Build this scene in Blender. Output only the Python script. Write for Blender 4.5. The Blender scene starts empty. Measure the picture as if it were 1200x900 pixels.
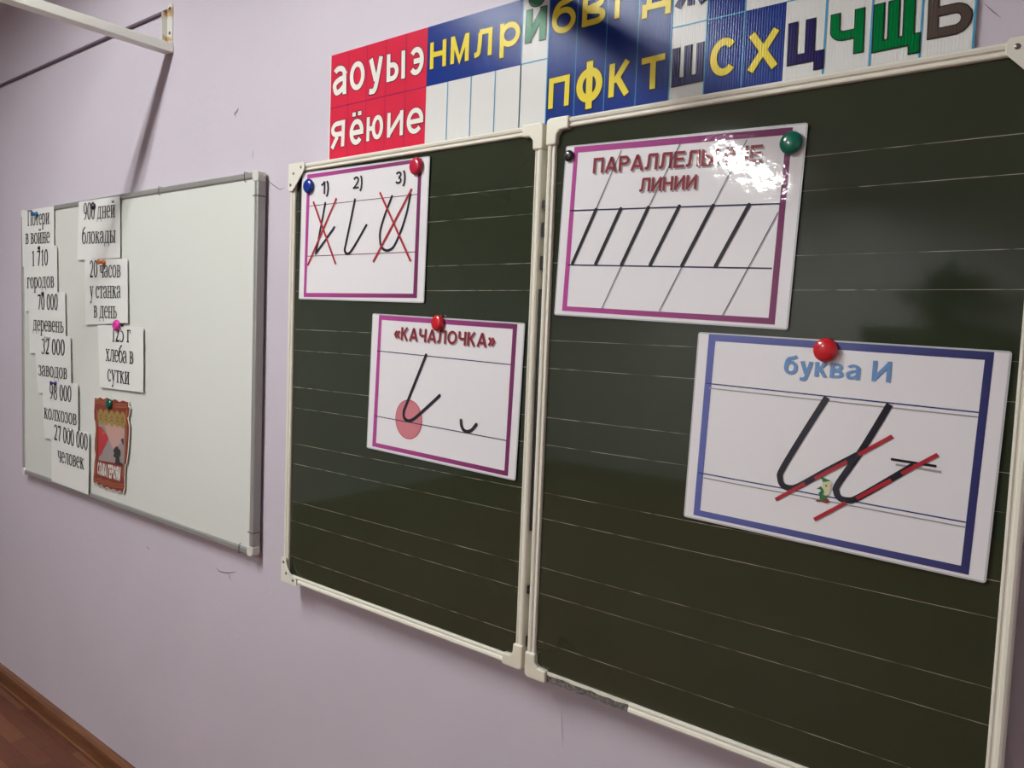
import bpy, bmesh, math, random
from mathutils import Vector, Matrix

random.seed(7)
scene = bpy.context.scene
COL = scene.collection
PI = math.pi

# ------------------------------------------------------------------ camera
cam_data = bpy.data.cameras.new('camera')
cam = bpy.data.objects.new('camera', cam_data)
COL.objects.link(cam)
cam_data.sensor_fit = 'HORIZONTAL'
cam_data.sensor_width = 36.0
cam_data.lens = 27.0
cam_data.clip_start = 0.02
cam.matrix_world = Matrix.Translation((2.2293, -1.1412, 1.5495)) @ Matrix(((0.786838, -0.071823, 0.612966), (0.615961, 0.029526, -0.787223), (0.038442, 0.996980, 0.067472))).to_4x4()
scene.camera = cam

# ------------------------------------------------------------------ world, exposure
world = bpy.data.worlds.new('world')
scene.world = world
world.use_nodes = True
world.node_tree.nodes['Background'].inputs[0].default_value = (0.8, 0.85, 1.0, 1)
world.node_tree.nodes['Background'].inputs[1].default_value = 0.2
scene.view_settings.view_transform = 'Standard'
scene.view_settings.look = 'None'
scene.view_settings.gamma = 1.0
scene.view_settings.use_curve_mapping = False
scene.view_settings.exposure = 0.0
TUBE_POWER = 290.0
LAMP_X = 0.32
LAMP_Z = 2.905          # tube height
LAMP_Y = (-1.55, -4.80)
LAMP_X_BACK = -0.12

# room (metres): the wall with the boards is the plane y = 0.045, floor z = 0
WY = 0.045
RX0, RX1, RY0, CEIL = -3.2, 3.7, -6.6, 3.0


# ------------------------------------------------------------------ materials
def new_mat(name, color, rough=0.5, metallic=0.0, coat=0.0, coat_rough=0.05, spec=0.5):
    m = bpy.data.materials.new(name)
    m.use_nodes = True
    b = m.node_tree.nodes['Principled BSDF']
    b.inputs['Base Color'].default_value = (*color, 1)
    b.inputs['Roughness'].default_value = rough
    b.inputs['Metallic'].default_value = metallic
    b.inputs['Coat Weight'].default_value = coat
    b.inputs['Coat Roughness'].default_value = coat_rough
    b.inputs['Specular IOR Level'].default_value = spec
    return m


def nodes_of(m):
    return m.node_tree.nodes, m.node_tree.links, m.node_tree.nodes['Principled BSDF']


def add_noise_bump(m, scale, strength, dist=0.002, detail=3.0, stretch=(1, 1, 1)):
    n, l, b = nodes_of(m)
    g = n.new('ShaderNodeNewGeometry')
    mp = n.new('ShaderNodeMapping')
    mp.inputs['Scale'].default_value = stretch
    t = n.new('ShaderNodeTexNoise')
    t.inputs['Scale'].default_value = scale
    t.inputs['Detail'].default_value = detail
    bp = n.new('ShaderNodeBump')
    bp.inputs['Strength'].default_value = strength
    bp.inputs['Distance'].default_value = dist
    l.new(g.outputs['Position'], mp.inputs['Vector'])
    l.new(mp.outputs[0], t.inputs['Vector'])
    l.new(t.outputs['Fac'], bp.inputs['Height'])
    l.new(bp.outputs[0], b.inputs['Normal'])
    if b.inputs['Coat Weight'].default_value > 0:
        l.new(bp.outputs[0], b.inputs['Coat Normal'])
    return bp


def add_color_noise(m, c1, c2, scale, lo=0.35, hi=0.65, detail=4.0, stretch=(1, 1, 1)):
    n, l, b = nodes_of(m)
    g = n.new('ShaderNodeNewGeometry')
    mp = n.new('ShaderNodeMapping')
    mp.inputs['Scale'].default_value = stretch
    t = n.new('ShaderNodeTexNoise')
    t.inputs['Scale'].default_value = scale
    t.inputs['Detail'].default_value = detail
    r = n.new('ShaderNodeValToRGB')
    r.color_ramp.elements[0].position = lo
    r.color_ramp.elements[1].position = hi
    r.color_ramp.elements[0].color = (*c1, 1)
    r.color_ramp.elements[1].color = (*c2, 1)
    l.new(g.outputs['Position'], mp.inputs['Vector'])
    l.new(mp.outputs[0], t.inputs['Vector'])
    l.new(t.outputs['Fac'], r.inputs['Fac'])
    l.new(r.outputs['Color'], b.inputs['Base Color'])


M = {}
M['wall'] = new_mat('lilac_paint', (0.60, 0.535, 0.60), 0.62)
add_color_noise(M['wall'], (0.585, 0.522, 0.588), (0.605, 0.538, 0.606), 3.0)
add_noise_bump(M['wall'], 22.0, 0.35, 0.004, 4.0)
M['crack'] = new_mat('cracked_paint_edge', (0.20, 0.155, 0.19), 0.8)
M['flake'] = new_mat('lifted_paint_flake', (0.66, 0.58, 0.64), 0.7)
M['plaster'] = new_mat('white_plaster', (0.72, 0.71, 0.69), 0.8)
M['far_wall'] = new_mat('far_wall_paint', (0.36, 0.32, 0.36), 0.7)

M['front_wall'] = new_mat('front_wall_paint', (0.84, 0.80, 0.81), 0.7)

# floor: laminate printed as short staves
M['floor'] = new_mat('brown_laminate', (0.2, 0.09, 0.05), 0.6, spec=0.1)
n, l, b = nodes_of(M['floor'])
g = n.new('ShaderNodeNewGeometry')
br = n.new('ShaderNodeTexBrick')
br.inputs['Scale'].default_value = 1.0
br.inputs['Brick Width'].default_value = 0.23
br.inputs['Row Height'].default_value = 0.057
br.inputs['Mortar Size'].default_value = 0.0006
br.inputs['Bias'].default_value = -0.25
br.inputs['Color1'].default_value = (0.235, 0.098, 0.058, 1)
br.inputs['Color2'].default_value = (0.120, 0.042, 0.030, 1)
br.inputs['Mortar'].default_value = (0.09, 0.04, 0.025, 1)
no = n.new('ShaderNodeTexNoise')
no.inputs['Scale'].default_value = 14.0
no.inputs['Detail'].default_value = 6.0
mp = n.new('ShaderNodeMapping')
mp.inputs['Scale'].default_value = (1, 6, 1)
mx = n.new('ShaderNodeMix')
mx.data_type = 'RGBA'
mx.blend_type = 'MULTIPLY'
mx.inputs[0].default_value = 0.45
l.new(g.outputs['Position'], br.inputs['Vector'])
l.new(g.outputs['Position'], mp.inputs['Vector'])
l.new(mp.outputs[0], no.inputs['Vector'])
l.new(br.outputs['Color'], mx.inputs[6])
l.new(no.outputs['Color'], mx.inputs[7])
l.new(mx.outputs[2], b.inputs['Base Color'])

M['skirting'] = new_mat('brown_wood_skirting', (0.16, 0.062, 0.026), 0.38)
add_color_noise(M['skirting'], (0.13, 0.048, 0.02), (0.2, 0.082, 0.033), 5.0, stretch=(1, 9, 9))
M['board'] = new_mat('dark_green_enamel', (0.026, 0.029, 0.018), 0.06, spec=0.8)
add_color_noise(M['board'], (0.024, 0.032, 0.0165), (0.0275, 0.036, 0.019), 5.0)
M['ruling'] = new_mat('scored_rule', (0.33, 0.30, 0.23), 0.6)
M['frame'] = new_mat('cream_plastic', (0.80, 0.755, 0.645), 0.35)
M['cap'] = new_mat('ivory_plastic', (0.77, 0.71, 0.58), 0.4)
M['bracket'] = new_mat('painted_steel', (0.78, 0.745, 0.65), 0.35)
M['screw'] = new_mat('screw_steel', (0.22, 0.18, 0.17), 0.35, 0.7)
M['core'] = new_mat('bare_fibre_core', (0.13, 0.115, 0.10), 0.95)
add_color_noise(M['core'], (0.05, 0.045, 0.04), (0.24, 0.215, 0.19), 160.0, 0.3, 0.7)
add_noise_bump(M['core'], 170.0, 1.0, 0.004)
M['black'] = new_mat('black_rubber', (0.006, 0.006, 0.007), 0.6)
M['whiteboard'] = new_mat('white_enamel', (0.72, 0.725, 0.675), 0.25)
M['alu'] = new_mat('grey_aluminium', (0.36, 0.35, 0.33), 0.42, 0.35)
M['wb_cap'] = new_mat('white_corner_plastic', (0.66, 0.64, 0.58), 0.45)
M['wire'] = new_mat('rusty_wire', (0.13, 0.085, 0.055), 0.6, 0.3)
M['note'] = new_mat('note_paper', (0.74, 0.73, 0.70), 0.85)
M['ink'] = new_mat('black_ink', (0.012, 0.012, 0.013), 0.75)
M['arm'] = new_mat('white_steel', (0.86, 0.86, 0.78), 0.4)
M['plate'] = new_mat('chipped_white_steel', (0.62, 0.6, 0.55), 0.5)
add_color_noise(M['plate'], (0.66, 0.64, 0.58), (0.42, 0.25, 0.10), 24.0, 0.52, 0.62)
M['wall_line'] = new_mat('dark_line', (0.16, 0.115, 0.15), 0.7)
M['lamp_body'] = new_mat('lamp_white', (0.8, 0.8, 0.78), 0.4)
M['tube'] = bpy.data.materials.new('lit_tube')
M['tube'].use_nodes = True
tb = M['tube'].node_tree.nodes['Principled BSDF']
tb.inputs['Base Color'].default_value = (0.9, 0.9, 0.9, 1)
tb.inputs['Emission Color'].default_value = (0.955, 1.0, 0.985, 1)
tb.inputs['Emission Strength'].default_value = TUBE_POWER


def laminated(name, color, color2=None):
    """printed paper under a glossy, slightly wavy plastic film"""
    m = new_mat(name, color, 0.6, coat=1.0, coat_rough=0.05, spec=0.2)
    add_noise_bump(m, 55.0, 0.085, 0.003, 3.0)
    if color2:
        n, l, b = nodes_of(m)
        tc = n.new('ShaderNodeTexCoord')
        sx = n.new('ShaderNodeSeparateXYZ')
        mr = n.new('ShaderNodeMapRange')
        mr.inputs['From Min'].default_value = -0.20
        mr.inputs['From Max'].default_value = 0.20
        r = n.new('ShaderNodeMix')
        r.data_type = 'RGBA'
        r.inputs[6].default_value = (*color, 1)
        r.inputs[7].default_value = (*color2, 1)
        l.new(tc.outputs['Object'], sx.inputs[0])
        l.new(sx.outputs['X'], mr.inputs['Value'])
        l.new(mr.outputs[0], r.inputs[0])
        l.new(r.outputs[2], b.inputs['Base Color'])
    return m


M['lam_white'] = laminated('laminated_white', (0.83, 0.79, 0.81))
M['lam_edge'] = new_mat('clear_film_edge', (0.55, 0.55, 0.56), 0.15, coat=1.0)
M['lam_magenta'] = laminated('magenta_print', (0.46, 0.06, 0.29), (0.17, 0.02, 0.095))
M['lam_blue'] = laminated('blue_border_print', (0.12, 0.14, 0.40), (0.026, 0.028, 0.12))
M['lam_black'] = laminated('black_print', (0.014, 0.013, 0.022))
M['lam_navy'] = laminated('navy_print', (0.022, 0.022, 0.075))
M['lam_red'] = laminated('red_print', (0.42, 0.022, 0.035))
M['lam_crimson'] = laminated('crimson_print', (0.25, 0.022, 0.035))
M['lam_rule_red'] = laminated('dark_red_print', (0.13, 0.03, 0.045))
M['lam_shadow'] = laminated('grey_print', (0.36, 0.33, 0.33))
M['lam_pink'] = laminated('pink_print', (0.62, 0.2, 0.23))
M['lam_sky'] = laminated('pale_blue_print', (0.15, 0.29, 0.56))
M['lam_ink_blue'] = laminated('ink_blue_print', (0.025, 0.04, 0.17))
M['lam_green'] = laminated('green_print', (0.02, 0.17, 0.055))
M['lam_cream'] = laminated('cream_print', (0.66, 0.62, 0.38))
M['lam_brown'] = laminated('brown_print', (0.23, 0.05, 0.03))


def ridged(name, color):
    """printed corrugated plastic of the alphabet strip"""
    m = new_mat(name, color, 0.18, spec=0.09)
    n, l, b = nodes_of(m)
    g = n.new('ShaderNodeNewGeometry')
    w = n.new('ShaderNodeTexWave')
    w.bands_direction = 'X'
    w.inputs['Scale'].default_value = 75.0
    bp = n.new('ShaderNodeBump')
    bp.inputs['Strength'].default_value = 0.22
    bp.inputs['Distance'].default_value = 0.0008
    l.new(g.outputs['Position'], w.inputs['Vector'])
    l.new(w.outputs['Fac'], bp.inputs['Height'])
    l.new(bp.outputs[0], b.inputs['Normal'])
    return m


M['ab_white'] = ridged('strip_white', (0.72, 0.70, 0.68))
M['ab_red'] = ridged('strip_red', (0.62, 0.028, 0.062))
M['ab_blue'] = ridged('strip_blue', (0.011, 0.032, 0.20))
M['ab_line'] = ridged('strip_cyan_line', (0.08, 0.32, 0.52))
M['ab_rline'] = ridged('strip_dark_red_line', (0.24, 0.02, 0.09))
M['ab_yellow'] = ridged('strip_yellow', (0.78, 0.62, 0.06))
M['ab_letter_white'] = ridged('strip_letter_white', (0.82, 0.78, 0.72))
M['ab_outline'] = ridged('strip_outline', (0.022, 0.018, 0.020))
M['ab_indigo'] = ridged('strip_indigo', (0.018, 0.011, 0.085))
M['ab_green'] = ridged('strip_green', (0.0, 0.155, 0.035))
M['ab_pale_green'] = ridged('strip_pale_green', (0.04, 0.2, 0.095))
M['ab_taupe'] = ridged('strip_taupe', (0.088, 0.062, 0.052))

for nm, c in dict(blue=(0.005, 0.035, 0.26), red=(0.55, 0.012, 0.02), crimson=(0.50, 0.012, 0.045), black=(0.02, 0.017, 0.022),
                  green=(0.0, 0.15, 0.095), teal=(0.0, 0.09, 0.27), orange=(0.60, 0.13, 0.03), pink=(0.62, 0.03, 0.30),
                  purple=(0.05, 0.015, 0.17), dark_green=(0.0, 0.07, 0.045)).items():
    M['mag_' + nm] = new_mat(nm + '_magnet_plastic', c, 0.22, coat=0.4)
M['mag_clear'] = new_mat('clear_pin_plastic', (0.50, 0.48, 0.45), 0.2)
M['po_red'] = new_mat('poster_red', (0.21, 0.028, 0.02), 0.45)
M['po_white'] = new_mat('poster_card_edge', (0.72, 0.66, 0.60), 0.7)
M['po_gold'] = new_mat('poster_gold', (0.32, 0.23, 0.065), 0.5)
M['po_orange'] = new_mat('poster_ribbon_orange', (0.34, 0.13, 0.045), 0.5)
M['po_dark'] = new_mat('poster_dark', (0.035, 0.028, 0.03), 0.5)
M['po_flag'] = new_mat('poster_flag_red', (0.46, 0.035, 0.045), 0.5)
M['po_grey'] = new_mat('poster_grey', (0.31, 0.255, 0.25), 0.5)
M['po_peach'] = new_mat('poster_peach', (0.50, 0.30, 0.26), 0.5)


# ------------------------------------------------------------------ mesh helpers
class MB:
    """collects faces and links them as ONE mesh object"""

    def __init__(self):
        self.v, self.f = [], []

    def add(self, verts, faces):
        o = len(self.v)
        self.v += [tuple(p) for p in verts]
        self.f += [tuple(i + o for i in f) for f in faces]
        return self

    def box(self, x0, x1, y0, y1, z0, z1):
        v = [(x, y, z) for x in (x0, x1) for y in (y0, y1) for z in (z0, z1)]
        return self.add(v, [(0, 1, 3, 2), (4, 6, 7, 5), (0, 4, 5, 1), (2, 3, 7, 6), (0, 2, 6, 4), (1, 5, 7, 3)])

    def flat(self, pts, y):
        """flat polygon facing -y"""
        area = sum(a[0] * b_[1] - b_[0] * a[1] for a, b_ in zip(pts, pts[1:] + pts[:1]))
        if area < 0:
            pts = pts[::-1]
        return self.add([(p[0], y, p[1]) for p in pts], [tuple(range(len(pts)))])

    def slab(self, pts, y0, y1):
        """polygon in x,z pushed from y0 (front) to y1 (back)"""
        area = sum(a[0] * b_[1] - b_[0] * a[1] for a, b_ in zip(pts, pts[1:] + pts[:1]))
        if area < 0:
            pts = pts[::-1]
        n = len(pts)
        v = [(p[0], y0, p[1]) for p in pts] + [(p[0], y1, p[1]) for p in pts]
        f = [tuple(range(n)), tuple(range(2 * n - 1, n - 1, -1))]
        f += [(i, i + n, (i + 1) % n + n, (i + 1) % n) for i in range(n)]
        return self.add(v, f)

    def strip(self, pts, w, y, caps=True):
        """pen line of width w along 2-D points, lying flat and facing -y"""
        P = [Vector(p) for p in pts]
        for i in range(1, len(P) - 1):      # a sharp turn: two separate pen lines
            if (P[i] - P[i - 1]).normalized().dot((P[i + 1] - P[i]).normalized()) < 0.1:
                self.strip(pts[:i + 1], w, y, caps)
                return self.strip(pts[i:], w, y - 0.00004, caps)
        L, Rr = [], []
        for i, p in enumerate(P):
            d0 = (P[i] - P[i - 1]).normalized() if i else None
            d1 = (P[i + 1] - P[i]).normalized() if i < len(P) - 1 else None
            d = ((d0 or d1) + (d1 or d0))
            d = d.normalized() if d.length > 1e-6 else (d0 or d1)
            nn = Vector((-d.y, d.x))
            k = 1.0
            if d0 and d1:
                k = 1 / max(0.5, nn.dot(Vector((-d0.y, d0.x))))
            L.append(p + nn * w / 2 * k)
            Rr.append(p - nn * w / 2 * k)
        n = len(P)
        v = [(a.x, y, a.y) for a in Rr] + [(a.x, y, a.y) for a in L]
        self.add(v, [(i, i + 1, i + 1 + n, i + n) for i in range(n - 1)])
        if caps:
            for e in (P[0], P[-1]):
                self.disc(e.x, e.y, w / 2, w / 2, y - 0.00003, 12)
        return self

    def disc(self, cx, cz, rx, rz, y, n=28):
        return self.flat([(cx + rx * math.cos(2 * PI * i / n), cz + rz * math.sin(2 * PI * i / n)) for i in range(n)], y)

    def ring2(self, outer, inner, y):
        n = len(outer)
        v = [(p[0], y, p[1]) for p in outer] + [(p[0], y, p[1]) for p in inner]
        f = []
        for i in range(n):
            j = (i + 1) % n
            f.append((i, j, j + n, i + n))
        # make faces look to -y
        a = sum(p[0] * q[1] - q[0] * p[1] for p, q in zip(outer, outer[1:] + outer[:1]))
        if a < 0:
            f = [t[::-1] for t in f]
        return self.add(v, f)

    def lathe(self, x, z, y, prof, n=24, sx=1.0):
        """solid of revolution about an axis along -y; prof = (radius, height out from y)"""
        o = len(self.v)
        rings = []
        for r, h in prof:
            if r < 1e-6:
                self.v.append((x, y - h, z))
                rings.append([len(self.v) - 1])
            else:
                s = len(self.v)
                self.v += [(x + sx * r * math.cos(2 * PI * i / n), y - h, z + r * math.sin(2 * PI * i / n)) for i in range(n)]
                rings.append(list(range(s, s + n)))
        for a, b_ in zip(rings, rings[1:]):
            for i in range(n):
                j = (i + 1) % n
                if len(b_) == 1:
                    self.f.append((a[i], a[j], b_[0]))
                elif len(a) == 1:
                    self.f.append((a[0], b_[j], b_[i]))
                else:
                    self.f.append((a[i], a[j], b_[j], b_[i]))
        return self

    def tube(self, pts, r, n=10):
        P = [Vector(p) for p in pts]
        rings = []
        for i, p in enumerate(P):
            d = (P[min(i + 1, len(P) - 1)] - P[max(i - 1, 0)]).normalized()
            up = Vector((0, 0, 1)) if abs(d.z) < 0.9 else Vector((1, 0, 0))
            a = d.cross(up).normalized()
            c = a.cross(d).normalized()
            s = len(self.v)
            self.v += [tuple(p + a * r * math.cos(2 * PI * k / n) + c * r * math.sin(2 * PI * k / n)) for k in range(n)]
            rings.append(s)
        for s, t in zip(rings, rings[1:]):
            self.f += [(s + k, s + (k + 1) % n, t + (k + 1) % n, t + k) for k in range(n)]
        self.f += [tuple(range(rings[0] + n - 1, rings[0] - 1, -1)), tuple(range(rings[-1], rings[-1] + n))]
        return self

    def sweep(self, p0, p1, side, prof, out=Vector((0, -1, 0))):
        """profile (s along `side`, h along `out`) carried from p0 to p1, closed with caps"""
        p0, p1, side = Vector(p0), Vector(p1), Vector(side)
        n = len(prof)
        A = [p0 + side * s + out * h for s, h in prof]
        B = [p1 + side * s + out * h for s, h in prof]
        self.add([tuple(p) for p in A + B], [(i, (i + 1) % n, (i + 1) % n + n, i + n) for i in range(n)] + [tuple(range(n - 1, -1, -1)), tuple(range(n, 2 * n))])
        return self

    def build(self, name, mat, parent=None, smooth=False, bevel=0.0, local=True, fix=True):
        me = bpy.data.meshes.new(name)
        me.from_pydata(self.v, [], self.f)
        if fix:
            bm = bmesh.new()
            bm.from_mesh(me)
            bmesh.ops.recalc_face_normals(bm, faces=bm.faces)
            bm.to_mesh(me)
            bm.free()
        me.materials.append(mat)
        if smooth:
            for p in me.polygons:
                p.use_smooth = True
        o = bpy.data.objects.new(name, me)
        COL.objects.link(o)
        if parent is not None:
            o.parent = parent
            if not local:
                me.transform(parent.matrix_basis.inverted())
        if bevel:
            md = o.modifiers.new('bevel', 'BEVEL')
            md.width = bevel
            md.segments = 3
            md.limit_method = 'ANGLE'
        return o


def thing(name, label, cat, loc=(0, 0, 0), rot_y=0.0, group=None):
    o = bpy.data.objects.new(name, None)
    o.empty_display_size = 0.05
    COL.objects.link(o)
    o.matrix_basis = Matrix.Translation(loc) @ Matrix.Rotation(rot_y, 4, 'Y')
    return tag(o, label, cat, group)


def tag(o, label, cat, group=None):
    o['label'] = label
    o['category'] = cat
    if group:
        o['group'] = group
    return o


def struct(o):
    o['kind'] = 'structure'
    return o


def smooth_line(pts, k=8):
    """Catmull-Rom through the points"""
    P = [Vector(p) for p in pts]
    P = [P[0] * 2 - P[1]] + P + [P[-1] * 2 - P[-2]]
    out = []
    for i in range(1, len(P) - 2):
        for j in range(k):
            t = j / k
            a, b_, c, d = P[i - 1], P[i], P[i + 1], P[i + 2]
            q = 0.5 * ((2 * b_) + (c - a) * t + (2 * a - 5 * b_ + 4 * c - d) * t * t + (3 * b_ - a - 3 * c + d) * t ** 3)
            out.append((q.x, q.y))
    out.append((P[-2].x, P[-2].y))
    return out


# ------------------------------------------------------------------ lettering: a plain bold face drawn with a flat pen
def earc(cx, cy, rx, ry, a0, a1, n=14):
    return [(cx + rx * math.cos(math.radians(a0 + (a1 - a0) * i / n)), cy + ry * math.sin(math.radians(a0 + (a1 - a0) * i / n))) for i in range(n + 1)]


WIDE = {'м': .88, 'М': .88, 'ж': 1.05, 'ш': 1.0, 'щ': 1.08, 'ю': 1.08, 'ы': .95, 'ф': .95, 'О': .86, 'А': .84, 'Л': .80, 'Ы': .98, 'Е': .66,
        '1': .40, '2': .62, '3': .62, ')': .26, '«': .56, '»': .56, ' ': .28, 'а': .58, 'б': .62, 'у': .56, 'к': .56, 'в': .58, 'Г': .62, 'Ь': .70, 'Р': .70, 'К': .72, 'Ч': .70}


def face(ch, W, t):
    """pen lines of one letter in the box 0..W by 0..1 for a pen of width t"""
    a = t / 2
    L, R, T, B = a, W - a, 1 - a, a
    up = ch.lower()
    if ch == 'а':
        return [[(R, 0), (R, .70)] + earc(W / 2, .70, W / 2 - a, .30 - a, 0, 155), smooth_line([(R, .56), (W * .5, .53), (L + .02, .40), (L, .26), (W * .28, B), (W * .6, B + .06), (R, .30)], 4)]
    if ch == 'А':
        return [[(a * .9, 0), (W / 2 - .02, T), (W / 2 + .02, T), (W - a * .9, 0)], [(W * .24, .28), (W * .76, .28)]]
    if up == 'о':
        return [earc(W / 2, .5, W / 2 - a, .5 - a, 0, 360, 28)]
    if up == 'с':
        return [earc(W / 2, .5, W / 2 - a, .5 - a, 42, 318, 24)]
    if up == 'э':
        return [earc(W / 2 - .02, .5, W / 2 - a, .5 - a, -140, 140, 24), [(W * .3, .5), (R, .5)]]
    if ch == 'е':
        return [earc(W / 2, .5, W / 2 - a, .5 - a, 0, 318, 24), [(L, .48), (R + a * .9, .48)]]
    if ch == 'ё':
        k = .76
        return [[(p[0], p[1] * k) for p in q] for q in face('е', W, t)] + [[(W * .30, .86), (W * .30, 1)], [(W * .70, .86), (W * .70, 1)]]
    if ch == 'Е':
        return [[(L, 0), (L, 1)], [(L, T), (W, T)], [(L, B), (W, B)], [(L, .52), (W * .92, .52)]]
    if ch == 'у':
        return [[(a * .9, 1), (W * .52, .36)], smooth_line([(W - a * .9, 1), (W * .58, .30), (W * .42, .10), (W * .25, B), (W * .06, B + .01)], 5)]
    if up == 'ь':
        r = .29 - a / 2
        return [[(L, 0), (L, 1)], [(L, .58)] + earc(W - a - min(r, W * .4), .29 + a / 2, min(r, W * .4), .58 / 2 - a / 2, 90, -90) + [(L, B)]]
    if up == 'ы':
        w2 = W * .66
        return face('ь', w2, t) + [[(R, 0), (R, 1)]]
    if up == 'я':
        return [[(R, 0), (R, 1)], [(R, T)] + earc(W * .42, .70, W * .42 - a, .30 - a, 90, 270) + [(R, .40 + a)], [(W * .48, .42), (a * .9, 0)]]
    if up == 'ю':
        c, r = W * .66, W * .34 - a
        return [[(L, 0), (L, 1)], [(L, .5), (W * .34, .5)], earc(c, .5, r, .5 - a, 0, 360, 28)]
    if up == 'и':
        return [[(L, 0), (L, 1)], [(R, 0), (R, 1)], [(L, .10), (R, .90)]]
    if up == 'й':
        k = .74
        return [[(p[0], p[1] * k) for p in q] for q in face('и', W, t)] + [earc(W / 2, 1.0, W * .26, .13, 180, 360)]
    if up == 'н':
        return [[(L, 0), (L, 1)], [(R, 0), (R, 1)], [(L, .52), (R, .52)]]
    if up == 'м':
        return [[(L, 0), (L, 1)], [(R, 0), (R, 1)], [(L + .01, .96), (W / 2, .10), (R - .01, .96)]]
    if up == 'л':
        return [[(R, 0), (R, 1)], [(W * .25, T), (W, T)], smooth_line([(W * .31, T), (W * .29, .5), (W * .24, .18), (W * .14, B + .02), (0, B)], 5)]
    if ch == 'р':
        return [[(L, 0), (L, 1)], earc(W / 2, .64, W / 2 - a, .36 - a, 0, 360, 28)]
    if ch == 'Р':
        return [[(L, 0), (L, 1)], [(L, T)] + earc(W * .58, .70, W * .42 - a, .30 - a, 90, -90) + [(L, .40 + a)]]
    if ch == 'б':
        return [earc(W / 2, .36, W / 2 - a, .36 - a, 0, 360, 28), smooth_line([(L, .36), (L + .02, .60), (W * .30, .80), (W * .62, .87), (W * .9, 1 - a * .6)], 5)]
    if up == 'в':
        return [[(L, 0), (L, 1)], [(L, T)] + earc(W * .55, .75, W * .38 - a, .25 - a, 90, -90) + [(L, .5 + a * .2)], [(L, .5 + a * .2)] + earc(W * .6, .28, W * .40 - a, .26 - a, 90, -90) + [(L, B)]]
    if up == 'г':
        return [[(L, 0), (L, 1)], [(L, T), (W, T)]]
    if up == 'д':
        y = .20
        return [[(0, y + a), (W, y + a)], [(L, y + a), (L, 0)], [(R, y + a), (R, 0)], [(W * .80 - a * .3, y), (W * .80 - a * .3, 1)], [(W * .28, T), (W * .80, T)], [(W * .33, T), (W * .22, y + a)]]
    if up == 'п':
        return [[(L, 0), (L, 1)], [(R, 0), (R, 1)], [(L, T), (R, T)]]
    if up == 'ф':
        return [[(W / 2, 0), (W / 2, 1)], earc(W / 2, .5, W / 2 - a, .28, 0, 360, 28)]
    if up == 'к':
        return [[(L, 0), (L, 1)], [(L, .47), (W * .36, .52), (W - a * 1.2, 1)], [(W * .40, .54), (W - a * 1.05, 0)]]
    if up == 'т':
        return [[(0, T), (W, T)], [(W / 2, 0), (W / 2, 1)]]
    if up == 'ж':
        return [[(W / 2, 0), (W / 2, 1)], [(a, 1), (W * .42, .52)], [(a, 0), (W * .42, .52)], [(W - a, 1), (W * .58, .52)], [(W - a, 0), (W * .58, .52)]]
    if up == 'ш':
        return [[(L, 0), (L, 1)], [(R, 0), (R, 1)], [(W / 2, 0), (W / 2, 1)], [(L, B), (R, B)]]
    if up == 'х':
        return [[(a * 1.1, 1), (W - a * 1.1, 0)], [(W - a * 1.1, 1), (a * 1.1, 0)]]
    if up == 'ц':
        y = .18
        r = W - 1.6 * t
        return [[(L, y), (L, 1)], [(r, y), (r, 1)], [(L, y + a), (W, y + a)], [(R, y + a), (R, 0)]]
    if up == 'щ':
        y = .16
        r = W - 1.1 * t
        return [[(L, y), (L, 1)], [(r, y), (r, 1)], [((L + r) / 2, y), ((L + r) / 2, 1)], [(L, y + a), (W, y + a)], [(R, y + a), (R, 0)]]
    if up == 'ч':
        return [[(R, 0), (R, 1)], [(L, 1)] + [(L, .68)] + earc(W * .42, .62, W * .42 - a, .26 - a, 180, 270, 8) + [(R, .36 + a)]]
    if ch == '1':
        return [[(W - a, 0), (W - a, 1)], [(W - a, .96), (W * .4, .80), (0, .72)]]
    if ch == '2':
        return [earc(W / 2, .70, W / 2 - a, .30 - a, 165, -20) + [(W * .62, .38), (L + .03, B)], [(0, B), (W, B)]]
    if ch == '3':
        return [earc(W / 2, .74, W / 2 - a - .02, .26 - a, 160, -85), earc(W / 2, .28, W / 2 - a, .28 - a, 88, -160)]
    if ch == ')':
        return [[(a * .7, 1), (W * .6, .80), (W - a * .7, .38), (W * .6, -.04), (a * .7, -.24)]]
    if ch in '«»':
        q = [[(W * .45, .70), (W * .12, .42), (W * .45, .14)], [(W * .90, .70), (W * .57, .42), (W * .90, .14)]]
        return q if ch == '«' else [[(W - x, y) for x, y in r] for r in q]
    raise KeyError(ch)


def pen_mesh(mb, lines, t, grow, fn, y):
    for k_, line_ in enumerate(lines):
        yk = y - k_ * 0.00004
        P = [Vector(p) for p in line_]
        closed = (P[0] - P[-1]).length < 1e-5
        if closed:
            P = P[:-1]
        elif grow:
            P[0] = P[0] + (P[0] - P[1]).normalized() * grow
            P[-1] = P[-1] + (P[-1] - P[-2]).normalized() * grow
        n = len(P)
        w = t / 2 + grow
        A_, B_ = [], []
        for i in range(n):
            p0 = P[i - 1] if (i or closed) else None
            p1 = P[(i + 1) % n] if (i < n - 1 or closed) else None
            d0 = (P[i] - p0).normalized() if p0 is not None else None
            d1 = (p1 - P[i]).normalized() if p1 is not None else None
            d = (d0 or d1) + (d1 or d0)
            d = d.normalized() if d.length > 1e-6 else (d0 or d1)
            nn = Vector((-d.y, d.x))
            k = 1 / max(.55, nn.dot(Vector((-d0.y, d0.x)))) if d0 and d1 else 1.0
            A_.append(P[i] - nn * w * k)
            B_.append(P[i] + nn * w * k)
        V = [fn(p) for p in A_ + B_]
        F = [(i, (i + 1) % n, (i + 1) % n + n, i + n) for i in range(n if closed else n - 1)]
        mb.add([(p[0], yk, p[1]) for p in V], F)


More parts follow.
